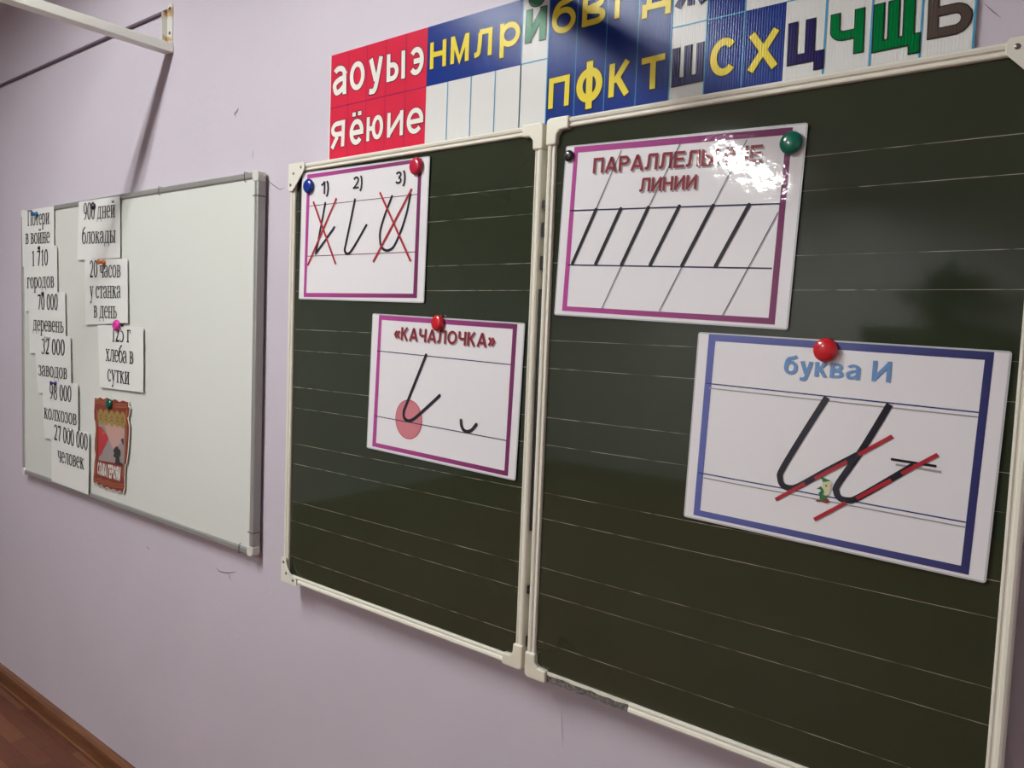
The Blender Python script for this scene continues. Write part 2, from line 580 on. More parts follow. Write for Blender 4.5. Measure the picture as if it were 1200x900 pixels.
def letter(mb, ch, BL, BR, TL, y, t=0.2, grow=0.0):
    """one letter filling the box given by three of its corners; t and grow relative to its height"""
    BL, BR, TL = Vector(BL), Vector(BR), Vector(TL)
    W = (BR - BL).length / (TL - BL).length
    pen_mesh(mb, face(ch, W, t), t, grow, lambda p: BL + (BR - BL) * (p[0] / W) + (TL - BL) * p[1], y)


def lettering(mb, text, BL, BR, TL, y, t=0.17, shift=(0, 0)):
    """text spread between baseline-left, baseline-right and the top of the capitals"""
    BL, BR, TL = Vector(BL), Vector(BR), Vector(TL)
    sp = 0.10
    x = 0.0
    cells = []
    for ch in text:
        cells.append((ch, x))
        x += WIDE.get(ch, .74) + sp
    x -= sp
    sv = Vector(shift)
    for ch, x0 in cells:
        if ch == ' ':
            continue
        W = WIDE.get(ch, .74)
        y0, k = (0, 1)
        if ch.islower():
            y0, k = {'б': (0, 1.0), 'у': (-.27, 1.0)}.get(ch, (0, .74))
        tt = t / k
        pen_mesh(mb, face(ch, W, t) if k == 1 else [[(p[0], p[1]) for p in q] for q in face(ch, W, t)], t, 0.0,
                 lambda p: BL + (BR - BL) * ((x0 + p[0]) / x) + (TL - BL) * (y0 + p[1] * k) + sv, y)
    return mb


# a book face with serifs for the typed notes: pen strokes in a unit cell (capital height 1)
XH, TK, TN = 0.69, 0.13, 0.055


def pen(pts):
    """ribbon, thick where it runs upright and thin where it runs level"""
    P = [Vector(p) for p in pts]
    n = len(P)
    L, Rr = [], []
    for i in range(n):
        d = (P[min(i + 1, n - 1)] - P[max(i - 1, 0)])
        d = d.normalized() if d.length else Vector((0, 1))
        w = TN + (TK - TN) * abs(d.y) ** 1.5
        nn = Vector((-d.y, d.x)) * w / 2
        L.append(P[i] + nn)
        Rr.append(P[i] - nn)
    v = [tuple(a) for a in Rr + L]
    return v, [(i, i + 1, i + 1 + n, i + n) for i in range(n - 1)]


def quad(x0, x1, y0, y1):
    return [(x0, y0), (x1, y0), (x1, y1), (x0, y1)], [(0, 1, 2, 3)]


def stem(x, y0, y1, s0=1, s1=1, w=TK):
    o = [quad(x - w / 2, x + w / 2, y0, y1)]
    if s0:
        o.append(quad(x - 0.15, x + 0.15, y0, y0 + 0.045))
    if s1:
        o.append(quad(x - 0.15, x + 0.15, y1 - 0.045, y1))
    return o


def bar(x0, x1, y):
    return [quad(x0, x1, y - TN / 2, y + TN / 2)]


def thin(x0, y0, x1, y1, w=0.055):
    d = Vector((x1 - x0, y1 - y0)).normalized()
    nn = Vector((-d.y, d.x)) * w / 2
    a, b_ = Vector((x0, y0)), Vector((x1, y1))
    return [([tuple(a - nn), tuple(b_ - nn), tuple(b_ + nn), tuple(a + nn)], [(0, 1, 2, 3)])]


def thick(x0, y0, x1, y1):
    return thin(x0, y0, x1, y1, TK)


def arc(cx, cy, rx, ry, a0, a1, n=18):
    return [pen([(cx + rx * math.cos(math.radians(a0 + (a1 - a0) * i / n)), cy + ry * math.sin(math.radians(a0 + (a1 - a0) * i / n))) for i in range(n + 1)])]


def dot(x, y, r=0.075):
    return [([(x + r * math.cos(i * PI / 4), y + r * math.sin(i * PI / 4)) for i in range(8)], [tuple(range(8))])]


def book(ch):
    h = XH
    if ch == ' ':
        return 0.28, []
    if ch == 'о':
        return 0.58, arc(.29, h / 2, .21, .33, 0, 360, 28)
    if ch == 'с':
        return 0.52, arc(.29, h / 2, .21, .33, 50, 318) + dot(.43, .53)
    if ch == 'е':
        return 0.54, arc(.28, h / 2, .2, .33, 0, 318) + bar(.08, .5, .37)
    if ch == 'э':
        return 0.54, arc(.24, h / 2, .2, .33, -130, 130)
    if ch == 'а':
        return 0.55, arc(.24, .47, .17, .20, 0, 160) + stem(.40, .05, .48, 0, 0) + dot(.10, .53) + arc(.24, .18, .17, .16, 70, 300) + thin(.40, .40, .22, .34) + thin(.40, .07, .53, .03)
    if ch == 'п':
        return 0.66, stem(.16, 0, h) + stem(.50, 0, h) + bar(.1, .56, h - .03)
    if ch == 'П':
        return 0.86, stem(.18, 0, 1) + stem(.68, 0, 1) + bar(.1, .78, .97)
    if ch == 'н':
        return 0.66, stem(.16, 0, h) + stem(.50, 0, h) + bar(.16, .5, .36)
    if ch in 'ий':
        o = stem(.16, 0, h) + stem(.50, 0, h) + thin(.2, .1, .46, .6, .065)
        if ch == 'й':
            o = o + arc(.33, .95, .13, .12, 190, 350)
        return 0.66, o
    if ch == 'т':
        return 0.56, stem(.28, 0, h, 1, 0) + bar(.04, .52, h - .03) + thin(.05, h, .05, h - .17) + thin(.51, h, .51, h - .17)
    if ch == 'р':
        return 0.60, stem(.14, -.3, h, 1, 1) + arc(.31, h / 2, .2, .32, -140, 140)
    if ch == 'г':
        return 0.5, stem(.16, 0, h) + bar(.1, .46, h - .03) + thin(.45, h, .45, h - .2)
    if ch == 'в':
        return 0.56, stem(.16, 0, h) + bar(.16, .32, h - .03) + bar(.16, .32, .03) + bar(.16, .32, .37) + arc(.3, .52, .13, .145, -90, 90) + arc(.31, .2, .16, .17, -90, 90)
    if ch == 'ь':
        return 0.54, stem(.16, 0, h) + bar(.16, .32, .03) + bar(.16, .32, .40) + arc(.31, .215, .16, .185, -90, 90)
    if ch == 'ы':
        w, o = book('ь')
        return 0.78, o + stem(.65, 0, h)
    if ch == 'д':
        return 0.66, stem(.48, 0, h, 0, 1) + thin(.22, h, .14, .05, .08) + bar(.18, .5, h - .03) + bar(.03, .62, .03) + thin(.05, .03, .05, -.18) + thin(.6, .03, .6, -.18)
    if ch == 'л':
        return 0.62, stem(.48, 0, h) + thin(.22, h, .16, .12, .08) + bar(.18, .5, h - .03) + dot(.1, .08)
    if ch == 'к':
        return 0.62, stem(.16, 0, h) + thin(.2, .34, .42, .62, .07) + dot(.48, .61, .06) + thick(.28, .40, .5, .02) + bar(.42, .62, .025)
    if ch == 'ч':
        return 0.62, stem(.47, 0, h) + stem(.15, .42, h, 0, 1) + arc(.31, .45, .16, .17, 180, 300)
    if ch == 'у':
        return 0.60, thick(.12, .67, .32, .08) + thin(.48, .67, .24, -.25) + bar(.02, .24, .665) + bar(.38, .58, .665) + dot(.16, -.24, .07)
    if ch == 'х':
        return 0.60, thick(.12, .68, .47, .01) + thin(.46, .67, .13, .02, .065) + bar(.02, .24, .665) + bar(.37, .58, .665) + bar(.02, .24, .025) + bar(.36, .58, .025)
    if ch == 'з':
        return 0.50, arc(.22, .52, .15, .145, 150, -80) + arc(.22, .20, .18, .175, 85, -150) + dot(.1, .56, .06) + dot(.08, .12, .06)
    if ch == 'б':
        return 0.58, arc(.29, .33, .21, .32, 0, 360, 28) + [pen([(.085, .33), (.085, .55), (.14, .75), (.28, .88), (.46, .98)])]
    if ch == '0':
        return 0.56, arc(.28, .5, .19, .48, 0, 360, 28)
    if ch == '1':
        return 0.5, stem(.28, 0, 1, 1, 0) + thin(.12, .84, .3, .98, .07)
    if ch == '2':
        return 0.56, arc(.26, .72, .18, .25, 165, -25) + [pen([(.43, .62), (.3, .34), (.08, .05)])] + [quad(.06, .48, 0, .12)]
    if ch == '3':
        return 0.54, arc(.24, .75, .17, .22, 150, -70) + arc(.22, .29, .21, .27, 75, -150)
    if ch == '5':
        return 0.55, [quad(.16, .46, .86, .98)] + thin(.17, .97, .12, .58, .06) + arc(.2, .31, .23, .29, 95, -140)
    if ch == '7':
        return 0.55, [quad(.06, .5, .86, .98)] + thick(.44, .88, .22, 0)
    if ch == '8':
        return 0.56, arc(.28, .74, .16, .22, 0, 360, 24) + arc(.28, .26, .19, .25, 0, 360, 24)
    if ch == '9':
        return 0.56, arc(.27, .67, .19, .3, 0, 360, 24) + [pen([(.46, .66), (.42, .36), (.3, .13), (.12, .02)])]
    raise KeyError(ch)


def typed(mb, text, BL, BR, H, y):
    """typed line between two baseline points, capital height H (metres)"""
    x = 0
    cells = []
    for ch in text:
        w, parts = book(ch)
        cells.append((x, parts))
        x += w
    BL, BR = Vector(BL), Vector(BR)
    for cx, parts in cells:
        for v, f in parts:
            P = [BL + (BR - BL) * ((cx + p[0]) / x) + Vector((0, H * p[1])) for p in v]
            mb.add([(p.x, y, p.y) for p in P], f)
    return mb


# ------------------------------------------------------------------ room shell
wall = struct(MB().box(RX0, RX1, WY, WY + 0.2, -0.1, CEIL).build('wall_back', M['wall']))
struct(MB().box(RX0 - 0.2, RX0, RY0, WY, -0.1, CEIL).build('wall_left', M['far_wall']))
struct(MB().box(RX1, RX1 + 0.2, RY0, WY, -0.1, CEIL).build('wall_right', M['front_wall']))
struct(MB().box(RX0, RX1, RY0 - 0.2, RY0, -0.1, CEIL).build('wall_front', M['front_wall']))
struct(MB().box(RX0, RX1, RY0, WY, -0.1, 0.0).build('floor', M['floor']))
struct(MB().box(RX0, RX1, RY0, WY, CEIL, CEIL + 0.1).build('ceiling', M['plaster']))
prof = [(0, 0), (0, 0.024), (0.012, 0.024), (0.016, 0.019), (0.050, 0.019), (0.054, 0.023), (0.068, 0.022), (0.076, 0.014), (0.0765, 0)]
struct(MB().sweep((RX0, WY, 0), (RX1, WY, 0), (0, 0, 1), prof).build('baseboard_back', M['skirting']))
PLY = WY - 0.0006


def crack(pts, w, mat='crack', name='paint_crack'):
    m = MB()
    P = [Vector(p) for p in smooth_line(pts, 4)]
    n = len(P)
    for i in range(n - 1):
        t0, t1 = i / (n - 1), (i + 1) / (n - 1)
        a, c = P[i], P[i + 1]
        d = (c - a).normalized()
        nn = Vector((-d.y, d.x))
        w0 = w * (0.25 + math.sin(PI * t0)) / 1.25
        w1 = w * (0.25 + math.sin(PI * t1)) / 1.25
        q = [a + nn * w0 / 2, a - nn * w0 / 2, c - nn * w1 / 2, c + nn * w1 / 2]
        m.flat([tuple(p) for p in q], PLY)
    o = m.build(name, M[mat], wall, fix=False)
    return o


crack([(0.3245, 2.1046), (0.3380, 2.1089), (0.3458, 2.1178)], 0.007)
crack([(0.3245, 2.1046), (0.3311, 2.1015), (0.3334, 2.0927)], 0.003)
crack([(0.4158, 1.9985), (0.4151, 1.9876), (0.4145, 1.9753)], 0.002)
crack([(0.4717, 1.9321), (0.4834, 1.9158), (0.5134, 1.8981), (0.5390, 1.8874), (0.5567, 1.8923)], 0.0025)
crack([(0.2658, 0.8504), (0.2862, 0.8429), (0.3259, 0.8476), (0.3658, 0.8602)], 0.0035)
crack([(0.2682, 0.8546), (0.2886, 0.8470), (0.3283, 0.8517), (0.3621, 0.8628)], 0.006, 'flake', 'paint_flake')
crack([(0.3539, 0.8540), (0.3661, 0.8498), (0.3782, 0.8442)], 0.005, 'flake', 'paint_flake')
crack([(0.3297, 0.8457), (0.3348, 0.8384), (0.3399, 0.8298)], 0.003)
crack([(0.5170, 0.8830), (0.5219, 0.8642), (0.5345, 0.8440)], 0.003, 'flake', 'paint_flake')
crack([(0.5127, 0.8407), (0.5237, 0.8381), (0.5324, 0.8415)], 0.004, 'flake', 'paint_flake')
crack([(-0.1334, 0.8294), (-0.1224, 0.8253), (-0.1129, 0.8217)], 0.003)
crack([(-0.0976, 0.8367), (-0.0852, 0.8338), (-0.0729, 0.8324)], 0.004, 'flake', 'paint_flake')
crack([(0.3484, 0.6827), (0.3751, 0.6816), (0.4025, 0.6837)], 0.003, 'flake', 'paint_flake')
crack([(0.4841, 0.7879), (0.4931, 0.7855), (0.5020, 0.7885)], 0.003, 'flake', 'paint_flake')
crack([(0.4357, 0.8916), (0.4313, 0.8804), (0.4293, 0.8711)], 0.003, 'flake', 'paint_flake')
crack([(1.4546, 0.8417), (1.4582, 0.8095), (1.4627, 0.7608)], 0.0008)
crack([(2.0635, 2.0020), (2.0738, 1.9899), (2.0840, 1.9791)], 0.0012)


# ------------------------------------------------------------------ ceiling lamps (two in one row, running away from the wall)
def ceiling_lamp(x, y, label):
    t = thing('ceiling_lamp', label, 'ceiling lamp', (x, y, CEIL), group='tube lamps on the ceiling')
    MB().box(-0.085, 0.085, -0.66, 0.66, -0.045, 0).build('housing', M['lamp_body'], t, bevel=0.006)
    for s in (-0.032, 0.032):
        m = MB().tube([(s, -0.59, LAMP_Z - CEIL), (s, 0.59, LAMP_Z - CEIL)], 0.013, 16)
        m.build('tube', M['tube'], t, smooth=True)
    for s in (-1, 1):
        a, c = sorted((s * 0.083, s * 0.087))
        MB().box(a, c, -0.66, 0.66, LAMP_Z - CEIL - 0.027, -0.03).build('added_side_shield', M['lamp_body'], t)  # unseen side strips, added to cut shallow light and darken the upper wall
    for s in (-0.62, 0.62):
        MB().box(-0.06, 0.06, s - 0.03, s + 0.03, LAMP_Z - CEIL - 0.004, -0.045).build('tube_holder', M['lamp_body'], t, bevel=0.004)


ceiling_lamp(LAMP_X, LAMP_Y[0], 'white twin tube ceiling lamp nearer to the wall with the boards')
ceiling_lamp(LAMP_X_BACK, LAMP_Y[1], 'white twin tube ceiling lamp farther from the wall with the boards')


# ------------------------------------------------------------------ chalkboards
ROUND = [(0, -0.030), (0, 0.000), (0.0015, 0.0035), (0.0045, 0.005), (0.0085, 0.004), (0.0105, 0.0015), (0.0125, 0.0015),
         (0.0145, 0.003), (0.0165, 0.0025), (0.018, 0.000), (0.018, -0.006), (0.018, -0.030)]
RW = 0.018
BY = 0.003           # writing surface
LINES = [1.818, 1.768, 1.677, 1.627, 1.536, 1.486, 1.396, 1.346, 1.257, 1.208, 1.116, 1.067, 0.977]


def rail(t, p0, p1, side, name='frame_rail', mat='frame'):
    return MB().sweep(p0, p1, side, ROUND).build(name, M[mat], t, local=False)


def corner_cap(t, x, z, sx, sz):
    """L-shaped plastic corner; sx, sz point into the board"""
    w, L = 0.0205, 0.046
    pts = [(0.006, -0.002), (L, -0.002), (L, w), (w + 0.008, w + 0.001), (w + 0.001, w + 0.008), (w, L), (-0.002, L), (-0.002, 0.006), (-0.001, 0.001)]
    m = MB().slab([(x + sx * a, z + sz * c) for a, c in pts], -0.0072, 0.034)
    m.build('corner_cap', M['cap'], t, local=False, bevel=0.003)


def corner_bracket(t, x, z, sx, sz, hollow):
    a = 0.058
    if hollow:
        hyp = [(0.016 + 0.040 * (1 - math.sin(k * PI / 12)), 0.016 + 0.044 * (1 - math.cos(k * PI / 12))) for k in range(7)]
        pts = [(-0.003, -0.003), (a, -0.003), (a, 0.014)] + [(q[0], q[1]) for q in hyp] + [(0.012, a + 0.002), (-0.003, a)]
    else:
        pts = [(-0.003, -0.003), (a - 0.004, -0.003), (a, 0.002), (a, 0.016), (a - 0.004, 0.02), (0.021, a - 0.003), (0.014, a + 0.004), (0.002, a + 0.004), (-0.003, a)]
    m = MB().slab([(x + sx * p, z + sz * q) for p, q in pts], -0.0078, -0.0052)
    o = m.build('corner_bracket', M['bracket'], t, local=False, bevel=0.0008)
    inv = o
    for p, q in ((0.046, 0.009), (0.018, 0.021), (0.007, 0.047)):
        MB().lathe(x + sx * p, z + sz * q, -0.0078, [(0.0036, 0), (0.0036, 0.0008), (0.002, 0.0016), (0, 0.0018)], 14).build('screw', M['screw'], o, local=False, smooth=False)
    return o


def chalkboard(label, x0, x1, z0, z1, left):
    t = thing('chalkboard', label, 'chalkboard', (0, 0, 0))
    MB().box(x0 + 0.012, x1 - 0.012, BY, 0.030, z0 + 0.012, z1 - 0.012).build('writing_surface', M['board'], t, local=False)
    for z in LINES:
        z += random.uniform(-0.001, 0.001)
        xs = [x0 + RW]
        while xs[-1] < x1 - RW:
            xs.append(min(xs[-1] + random.uniform(0.006, 0.03), x1 - RW))
        lo, hi = [], []
        for x in xs:
            w = random.choice((0.0001, 0.0004, 0.0006, 0.0008, 0.0010))
            lo.append((x, z - w / 2))
            hi.append((x, z + w / 2))
        n = len(xs)
        m = MB().add([(p[0], BY - 0.0004, p[1]) for p in lo + hi], [(i, i + 1, i + 1 + n, i + n) for i in range(n - 1)])
        m.build('ruled_line', M['ruling'], t, local=False, fix=False)
    c = 0.046
    rail(t, (x0 + c, 0, z1), (x1 - c, 0, z1), (0, 0, -1))
    rail(t, (x0, 0, z0 + c), (x0, 0, z1 - c), (1, 0, 0))
    rail(t, (x1, 0, z0 + c), (x1, 0, z1 - c), (-1, 0, 0))
    if left:
        rail(t, (x0 + c, 0, z0), (x1 - c, 0, z0), (0, 0, 1))
        for z, s in ((z0, 1), (z1, -1)):
            # rails run on under the steel plates
            rail(t, (x0, 0, z), (x0 + c, 0, z), (0, 0, s))
            rail(t, (x0, 0, min(z, z + s * c)), (x0, 0, max(z, z + s * c)), (1, 0, 0))
            corner_cap(t, x1, z, -1, s)
        corner_bracket(t, x0, z1, 1, -1, False)
        corner_bracket(t, x0, z0, 1, 1, True)
    else:
        for z, s in ((z0, 1), (z1, -1)):
            corner_cap(t, x0, z, 1, s)
            rail(t, (x1 - c, 0, z), (x1, 0, z), (0, 0, s))
            rail(t, (x1, 0, min(z, z + s * c)), (x1, 0, max(z, z + s * c)), (-1, 0, 0))
        corner_bracket(t, x1, z1, -1, -1, False)
        corner_bracket(t, x1, z0, -1, 1, False)
        # the bottom rail has lost a length of its trim beside the corner
        xa, xb = x0 + 0.044, x0 + 0.218
        rail(t, (xb, 0, z0), (x1 - c, 0, z0), (0, 0, 1))
        m = MB()
        top, bot = [], []
        k = 26
        for i in range(k + 1):
            x = xa + (xb + 0.006 - xa) * i / k
            top.append((x, z0 + 0.0125 + random.uniform(-0.0015, 0.0015)))
            bot.append((x, z0 + 0.0005 + random.uniform(-0.0012, 0.0012)))
        m.slab(bot + top[::-1], -0.0005, 0.029)
        m.build('bare_core', M['core'], t, local=False)['label'] = 'bare grey fibre core where the trim broke off'
        m = MB()
        edge = [(xa, z0 + 0.018)] + [(xa + (xb - xa) * i / 14, z0 + 0.0128 + random.uniform(-0.001, 0.0022)) for i in range(15)] + [(xb, z0 + 0.018)]
        m.slab(edge, -0.0015, 0.006)
        m.build('broken_trim', M['frame'], t, local=False)
        for a, c_ in ((1.18, 1.63), (1.665, 1.69), (1.725, 1.75), (1.775, 1.79), (1.06, 1.075)):
            MB().box(x0 - 0.0090, x0 - 0.0004, 0.0020, 0.030, a, c_).build('hinge_strip', M['black'], t, local=False)
        MB().box(x0 - 0.0075, x0 + 0.0004, 0.004, 0.030, z0 + 0.05, z0 + 0.07).build('hinge_strip', M['black'], t, local=False)
    return t


LX0, LX1, LZ0, LZ1 = 0.6462, 1.3925, 0.9145, 1.9268
QX0, QX1, QZ0, QZ1 = 1.4030, 2.1560, 0.9075, 1.9309
chalkboard('left dark green chalkboard leaf in a cream frame, two pink bordered sheets on it', LX0, LX1, LZ0, LZ1, True)
chalkboard('right dark green chalkboard leaf with bottom trim broken off and a blue bordered sheet', QX0, QX1, QZ0, QZ1, False)

# ------------------------------------------------------------------ whiteboard
WX0, WX1, WZ0, WZ1 = -1.0442, 0.4855, 0.9338, 1.9341
WF = 0.0195
wb = thing('whiteboard', 'white magnetic whiteboard with grey aluminium frame, typed paper notes down its left side', 'whiteboard', (0, 0, 0))
MB().box(WX0 + 0.006, WX1 - 0.006, WF, 0.036, WZ0 + 0.006, WZ1 - 0.006).build('writing_surface', M['whiteboard'], wb, local=False)
AP = [(0, -0.018), (0, 0.000), (0.001, 0.003), (0.004, 0.0045), (0.014, 0.0045), (0.0175, 0.002), (0.018, -0.001), (0.018, -0.018)]
cc = 0.016
for p0, p1, s in (((WX0 + cc, WF, WZ1), (WX1 - cc, WF, WZ1), (0, 0, -1)), ((WX0 + cc, WF, WZ0), (WX1 - cc, WF, WZ0), (0, 0, 1)),
                  ((WX0, WF, WZ0 + cc), (WX0, WF, WZ1 - cc), (1, 0, 0)), ((WX1, WF, WZ0 + cc), (WX1, WF, WZ1 - cc), (-1, 0, 0))):
    MB().sweep(p0, p1, s, AP).build('frame_rail', M['alu'], wb, local=False)
for x, sx in ((WX0, 1), (WX1, -1)):
    for z, sz in ((WZ0, 1), (WZ1, -1)):
        pts = [(0.010, -0.002), (0.024, -0.001), (0.026, 0.010), (0.024, 0.021), (0.021, 0.024), (0.010, 0.026), (-0.001, 0.024), (-0.002, 0.010), (0.001, 0.001)]
        MB().slab([(x + sx * a, z + sz * c) for a, c in pts], WF - 0.0056, WF + 0.018).build('corner_cap', M['wb_cap'], wb, local=False, bevel=0.003)
# wire loops that tie the right-hand rails
for (x, z, horiz) in ((WX1 - 0.060, WZ1, True), (WX1, WZ1 - 0.062, False), (WX1 - 0.060, WZ0, True), (WX1, WZ0 + 0.062, False), (WX1 - 0.50, WZ1, True)):
    a = WF - 0.0058
    s = -1 if z > 1.2 else 1
    if horiz:
        pts = [(x, 0.036, z - s * 0.0015), (x, a, z - s * 0.0015), (x, a, z + s * 0.020), (x + 0.001, WF - 0.0015, z + s * 0.024)]
    else:
        pts = [(x + 0.0015, 0.036, z), (x + 0.0015, a, z), (x - 0.020, a, z + 0.001), (x - 0.024, WF - 0.0015, z + 0.001)]
    MB().tube(pts, 0.0011, 6).build('wire_tie', M['wire'], wb, local=False)


# ------------------------------------------------------------------ typed notes and poster on the whiteboard
def note(label, corners, lines, layer):
    """corners TL, TR, BR, BL in the wall's x, z; lines = (text, baseline left, baseline right)"""
    cx = sum(p[0] for p in corners) / 4
    cz = min(p[1] for p in corners)
    y = WF - 0.0064 - 0.0006 * layer
    t = thing('paper_note', label, 'paper note', (cx, y, cz), group='typed notes on the whiteboard')
    TL, TR, BR, BL = [Vector((p[0] - cx, p[1] - cz)) for p in corners]
    # a sheet that bows a little away from the board at its free lower right corner
    n = 8
    m = MB()
    V = []
    for i in range(n + 1):
        for j in range(n + 1):
            u, w = i / n, j / n
            p = TL * (1 - u) * (1 - w) + TR * u * (1 - w) + BR * u * w + BL * (1 - u) * w
            V.append((p.x, -0.0022 * max(0, u * w - 0.55) ** 1.2, p.y))
    F = [(i * (n + 1) + j, i * (n + 1) + j + 1, (i + 1) * (n + 1) + j + 1, (i + 1) * (n + 1) + j) for i in range(n) for j in range(n)]
    m.add(V, F)
    o = m.build('paper', M['note'], t)
    md = o.modifiers.new('thickness', 'SOLIDIFY')
    md.thickness = 0.0003
    md.offset = 0
    for text, bl, brr in lines:
        q = MB()
        typed(q, text, (bl[0] - cx, bl[1] - cz), (brr[0] - cx, brr[1] - cz), 0.0565, -0.0011)
        q.build('typed_line', M['ink'], t, fix=False)
    return t


note('white note typed Потери в войне at the top left corner of the whiteboard', [(-1.0309, 1.9317), (-0.7436, 1.9307), (-0.7429, 1.7252), (-1.0225, 1.7240)],
     [('Потери', (-0.9764, 1.8725), (-0.7791, 1.8699)), ('в войне', (-0.9948, 1.8063), (-0.7763, 1.8024))], 0)
note('white note typed 1 710 городов, second from the top in the left column', [(-1.0146, 1.7930), (-0.7173, 1.7927), (-0.7134, 1.5685), (-1.0029, 1.5579)],
     [('1 710', (-0.9376, 1.7235), (-0.7897, 1.7243)), ('городов', (-0.9806, 1.6429), (-0.7385, 1.6445))], 1)
note('white note typed 70 000 деревень, third from the top in the left column', [(-0.9666, 1.6218), (-0.6510, 1.6296), (-0.6422, 1.4178), (-0.9600, 1.4015)],
     [('70 000', (-0.8823, 1.5644), (-0.7071, 1.5652)), ('деревень', (-0.9259, 1.4875), (-0.6590, 1.4860))], 2)
note('white note typed 32 000 заводов, fourth from the top in the left column', [(-0.9157, 1.4682), (-0.6057, 1.4772), (-0.5968, 1.2610), (-0.8830, 1.2609)],
     [('32 000', (-0.8479, 1.4040), (-0.6484, 1.4070)), ('заводов', (-0.8756, 1.3231), (-0.6286, 1.3253))], 3)
note('white note typed 98 000 колхозов, second from the bottom in the left column', [(-0.8452, 1.3112), (-0.5461, 1.3160), (-0.5430, 1.1033), (-0.8248, 1.0983)],
     [('98 000', (-0.7759, 1.2453), (-0.5938, 1.2487)), ('колхозов', (-0.8260, 1.1701), (-0.5519, 1.1719))], 4)
note('white note typed 27 000 000 человек, lowest one in the left column', [(-0.7633, 1.1454), (-0.4592, 1.1586), (-0.4614, 0.9464), (-0.7594, 0.9475)],
     [('27 000 000', (-0.7360, 1.1018), (-0.4661, 1.0953)), ('человек', (-0.7074, 1.0273), (-0.4947, 1.0273))], 5)
note('white note typed 900 дней блокады, top of the right column by the frame', [(-0.5451, 1.9295), (-0.2529, 1.9270), (-0.2488, 1.7356), (-0.5567, 1.7356)],
     [('900 дней', (-0.5077, 1.8668), (-0.2814, 1.8631)), ('блокады', (-0.5190, 1.7888), (-0.2783, 1.7828))], 0)
note('white note typed 20 часов у станка в день, middle one of the right column', [(-0.4975, 1.7352), (-0.2015, 1.7319), (-0.1946, 1.5323), (-0.4914, 1.5185)],
     [('20 часов', (-0.4593, 1.6755), (-0.2419, 1.6733)), ('у станка', (-0.4605, 1.6079), (-0.2414, 1.6086)), ('в день', (-0.4310, 1.5437), (-0.2675, 1.5438))], 1)
note('white note typed 125 г хлеба в сутки, lowest note of the right column', [(-0.4007, 1.5213), (-0.0972, 1.5213), (-0.0936, 1.3218), (-0.3861, 1.3163)],
     [('125 г', (-0.3030, 1.4691), (-0.1744, 1.4716)), ('хлеба в', (-0.3435, 1.4060), (-0.1555, 1.4048)), ('сутки', (-0.3298, 1.3408), (-0.1804, 1.3399))], 2)

# poster: a red card with a wavy ribbon outline
po_out = [(-0.4207, 1.2791), (-0.4011, 1.2769), (-0.3809, 1.2837), (-0.3580, 1.2780), (-0.3310, 1.2870), (-0.3042, 1.2796), (-0.2753, 1.2858), (-0.2475, 1.2792), (-0.2262, 1.2863), (-0.1899, 1.2833), (-0.1914, 1.2691), (-0.1814, 1.2672), (-0.1861, 1.2433), (-0.1944, 1.2324), (-0.1841, 1.2072), (-0.1870, 1.1663), (-0.1934, 1.1249), (-0.2014, 1.0871), (-0.2099, 1.0852), (-0.2146, 1.0401), (-0.2126, 1.0116), (-0.2235, 0.9913), (-0.2408, 0.9956), (-0.2607, 0.9891), (-0.2845, 0.9937), (-0.3049, 0.9880), (-0.3291, 0.9935), (-0.3518, 0.9865), (-0.3702, 0.9948), (-0.3933, 0.9891), (-0.4093, 0.9961), (-0.4281, 0.9911), (-0.4301, 1.0082), (-0.4245, 1.0350), (-0.4227, 1.0612), (-0.4153, 1.0880), (-0.4210, 1.1045), (-0.4192, 1.1392), (-0.4137, 1.1698), (-0.4157, 1.1996), (-0.4233, 1.2074), (-0.4252, 1.2329), (-0.4216, 1.2547)]
po_cx, po_cz = (-0.3031, 1.1193)[0], (-0.3031, 1.1193)[1]
po = thing('poster', 'small red wavy edged poster with gold medals on it, hung low on the whiteboard', 'poster', (po_cx, WF - 0.008, po_cz))


def pol(pts):
    return [(p[0] - po_cx, p[1] - po_cz) for p in pts]


def grown(pts, k):
    return [(p[0] * (1 + k), p[1] * (1 + k * 0.5)) for p in pts]


MB().slab(grown(pol(po_out), 0.045), 0.0006, 0.0012).build('card', M['po_white'], po)
MB().slab(pol(po_out), 0.0, 0.0006).build('red_print', M['po_red'], po)
pic = MB().flat(pol([(-0.3915, 1.2042), (-0.3530, 1.2052), (-0.2084, 1.2046), (-0.2132, 1.0814), (-0.3891, 1.0743)]), -0.0004)
pic.build('picture', M['po_grey'], po)
MB().flat(pol([(-0.3530, 1.2052), (-0.2084, 1.2046), (-0.2123, 1.1634), (-0.2854, 1.1215), (-0.3212, 1.1548)]), -0.0008).build('picture_sky', M['po_peach'], po)
MB().flat(pol([(-0.3896, 1.1853), (-0.3712, 1.1872), (-0.3483, 1.1728), (-0.3257, 1.1627), (-0.3203, 1.1528), (-0.3345, 1.1364), (-0.3571, 1.1125), (-0.3707, 1.0938), (-0.3891, 1.0871)]), -0.0012).build('flag', M['po_flag'], po)
m = MB()
m.strip(pol([(-0.3575, 1.1866), (-0.3483, 1.1770), (-0.3510, 1.1683), (-0.3619, 1.1645)]), 0.006, -0.0016, False)
m.build('flag_emblem', M['po_gold'], po, fix=False)
soldier = pol([(-0.2793, 1.1265), (-0.2680, 1.1341), (-0.2532, 1.1347), (-0.2497, 1.1281), (-0.2376, 1.1275), (-0.2357, 1.1113), (-0.2460, 1.1017), (-0.2407, 1.0879), (-0.2201, 1.0846), (-0.2183, 1.0787), (-0.2737, 1.0772), (-0.2703, 1.0964), (-0.2853, 1.1007), (-0.2792, 1.1119), (-0.2863, 1.1173)])
MB().flat(soldier, -0.0012).build('soldier_figure', M['po_dark'], po)
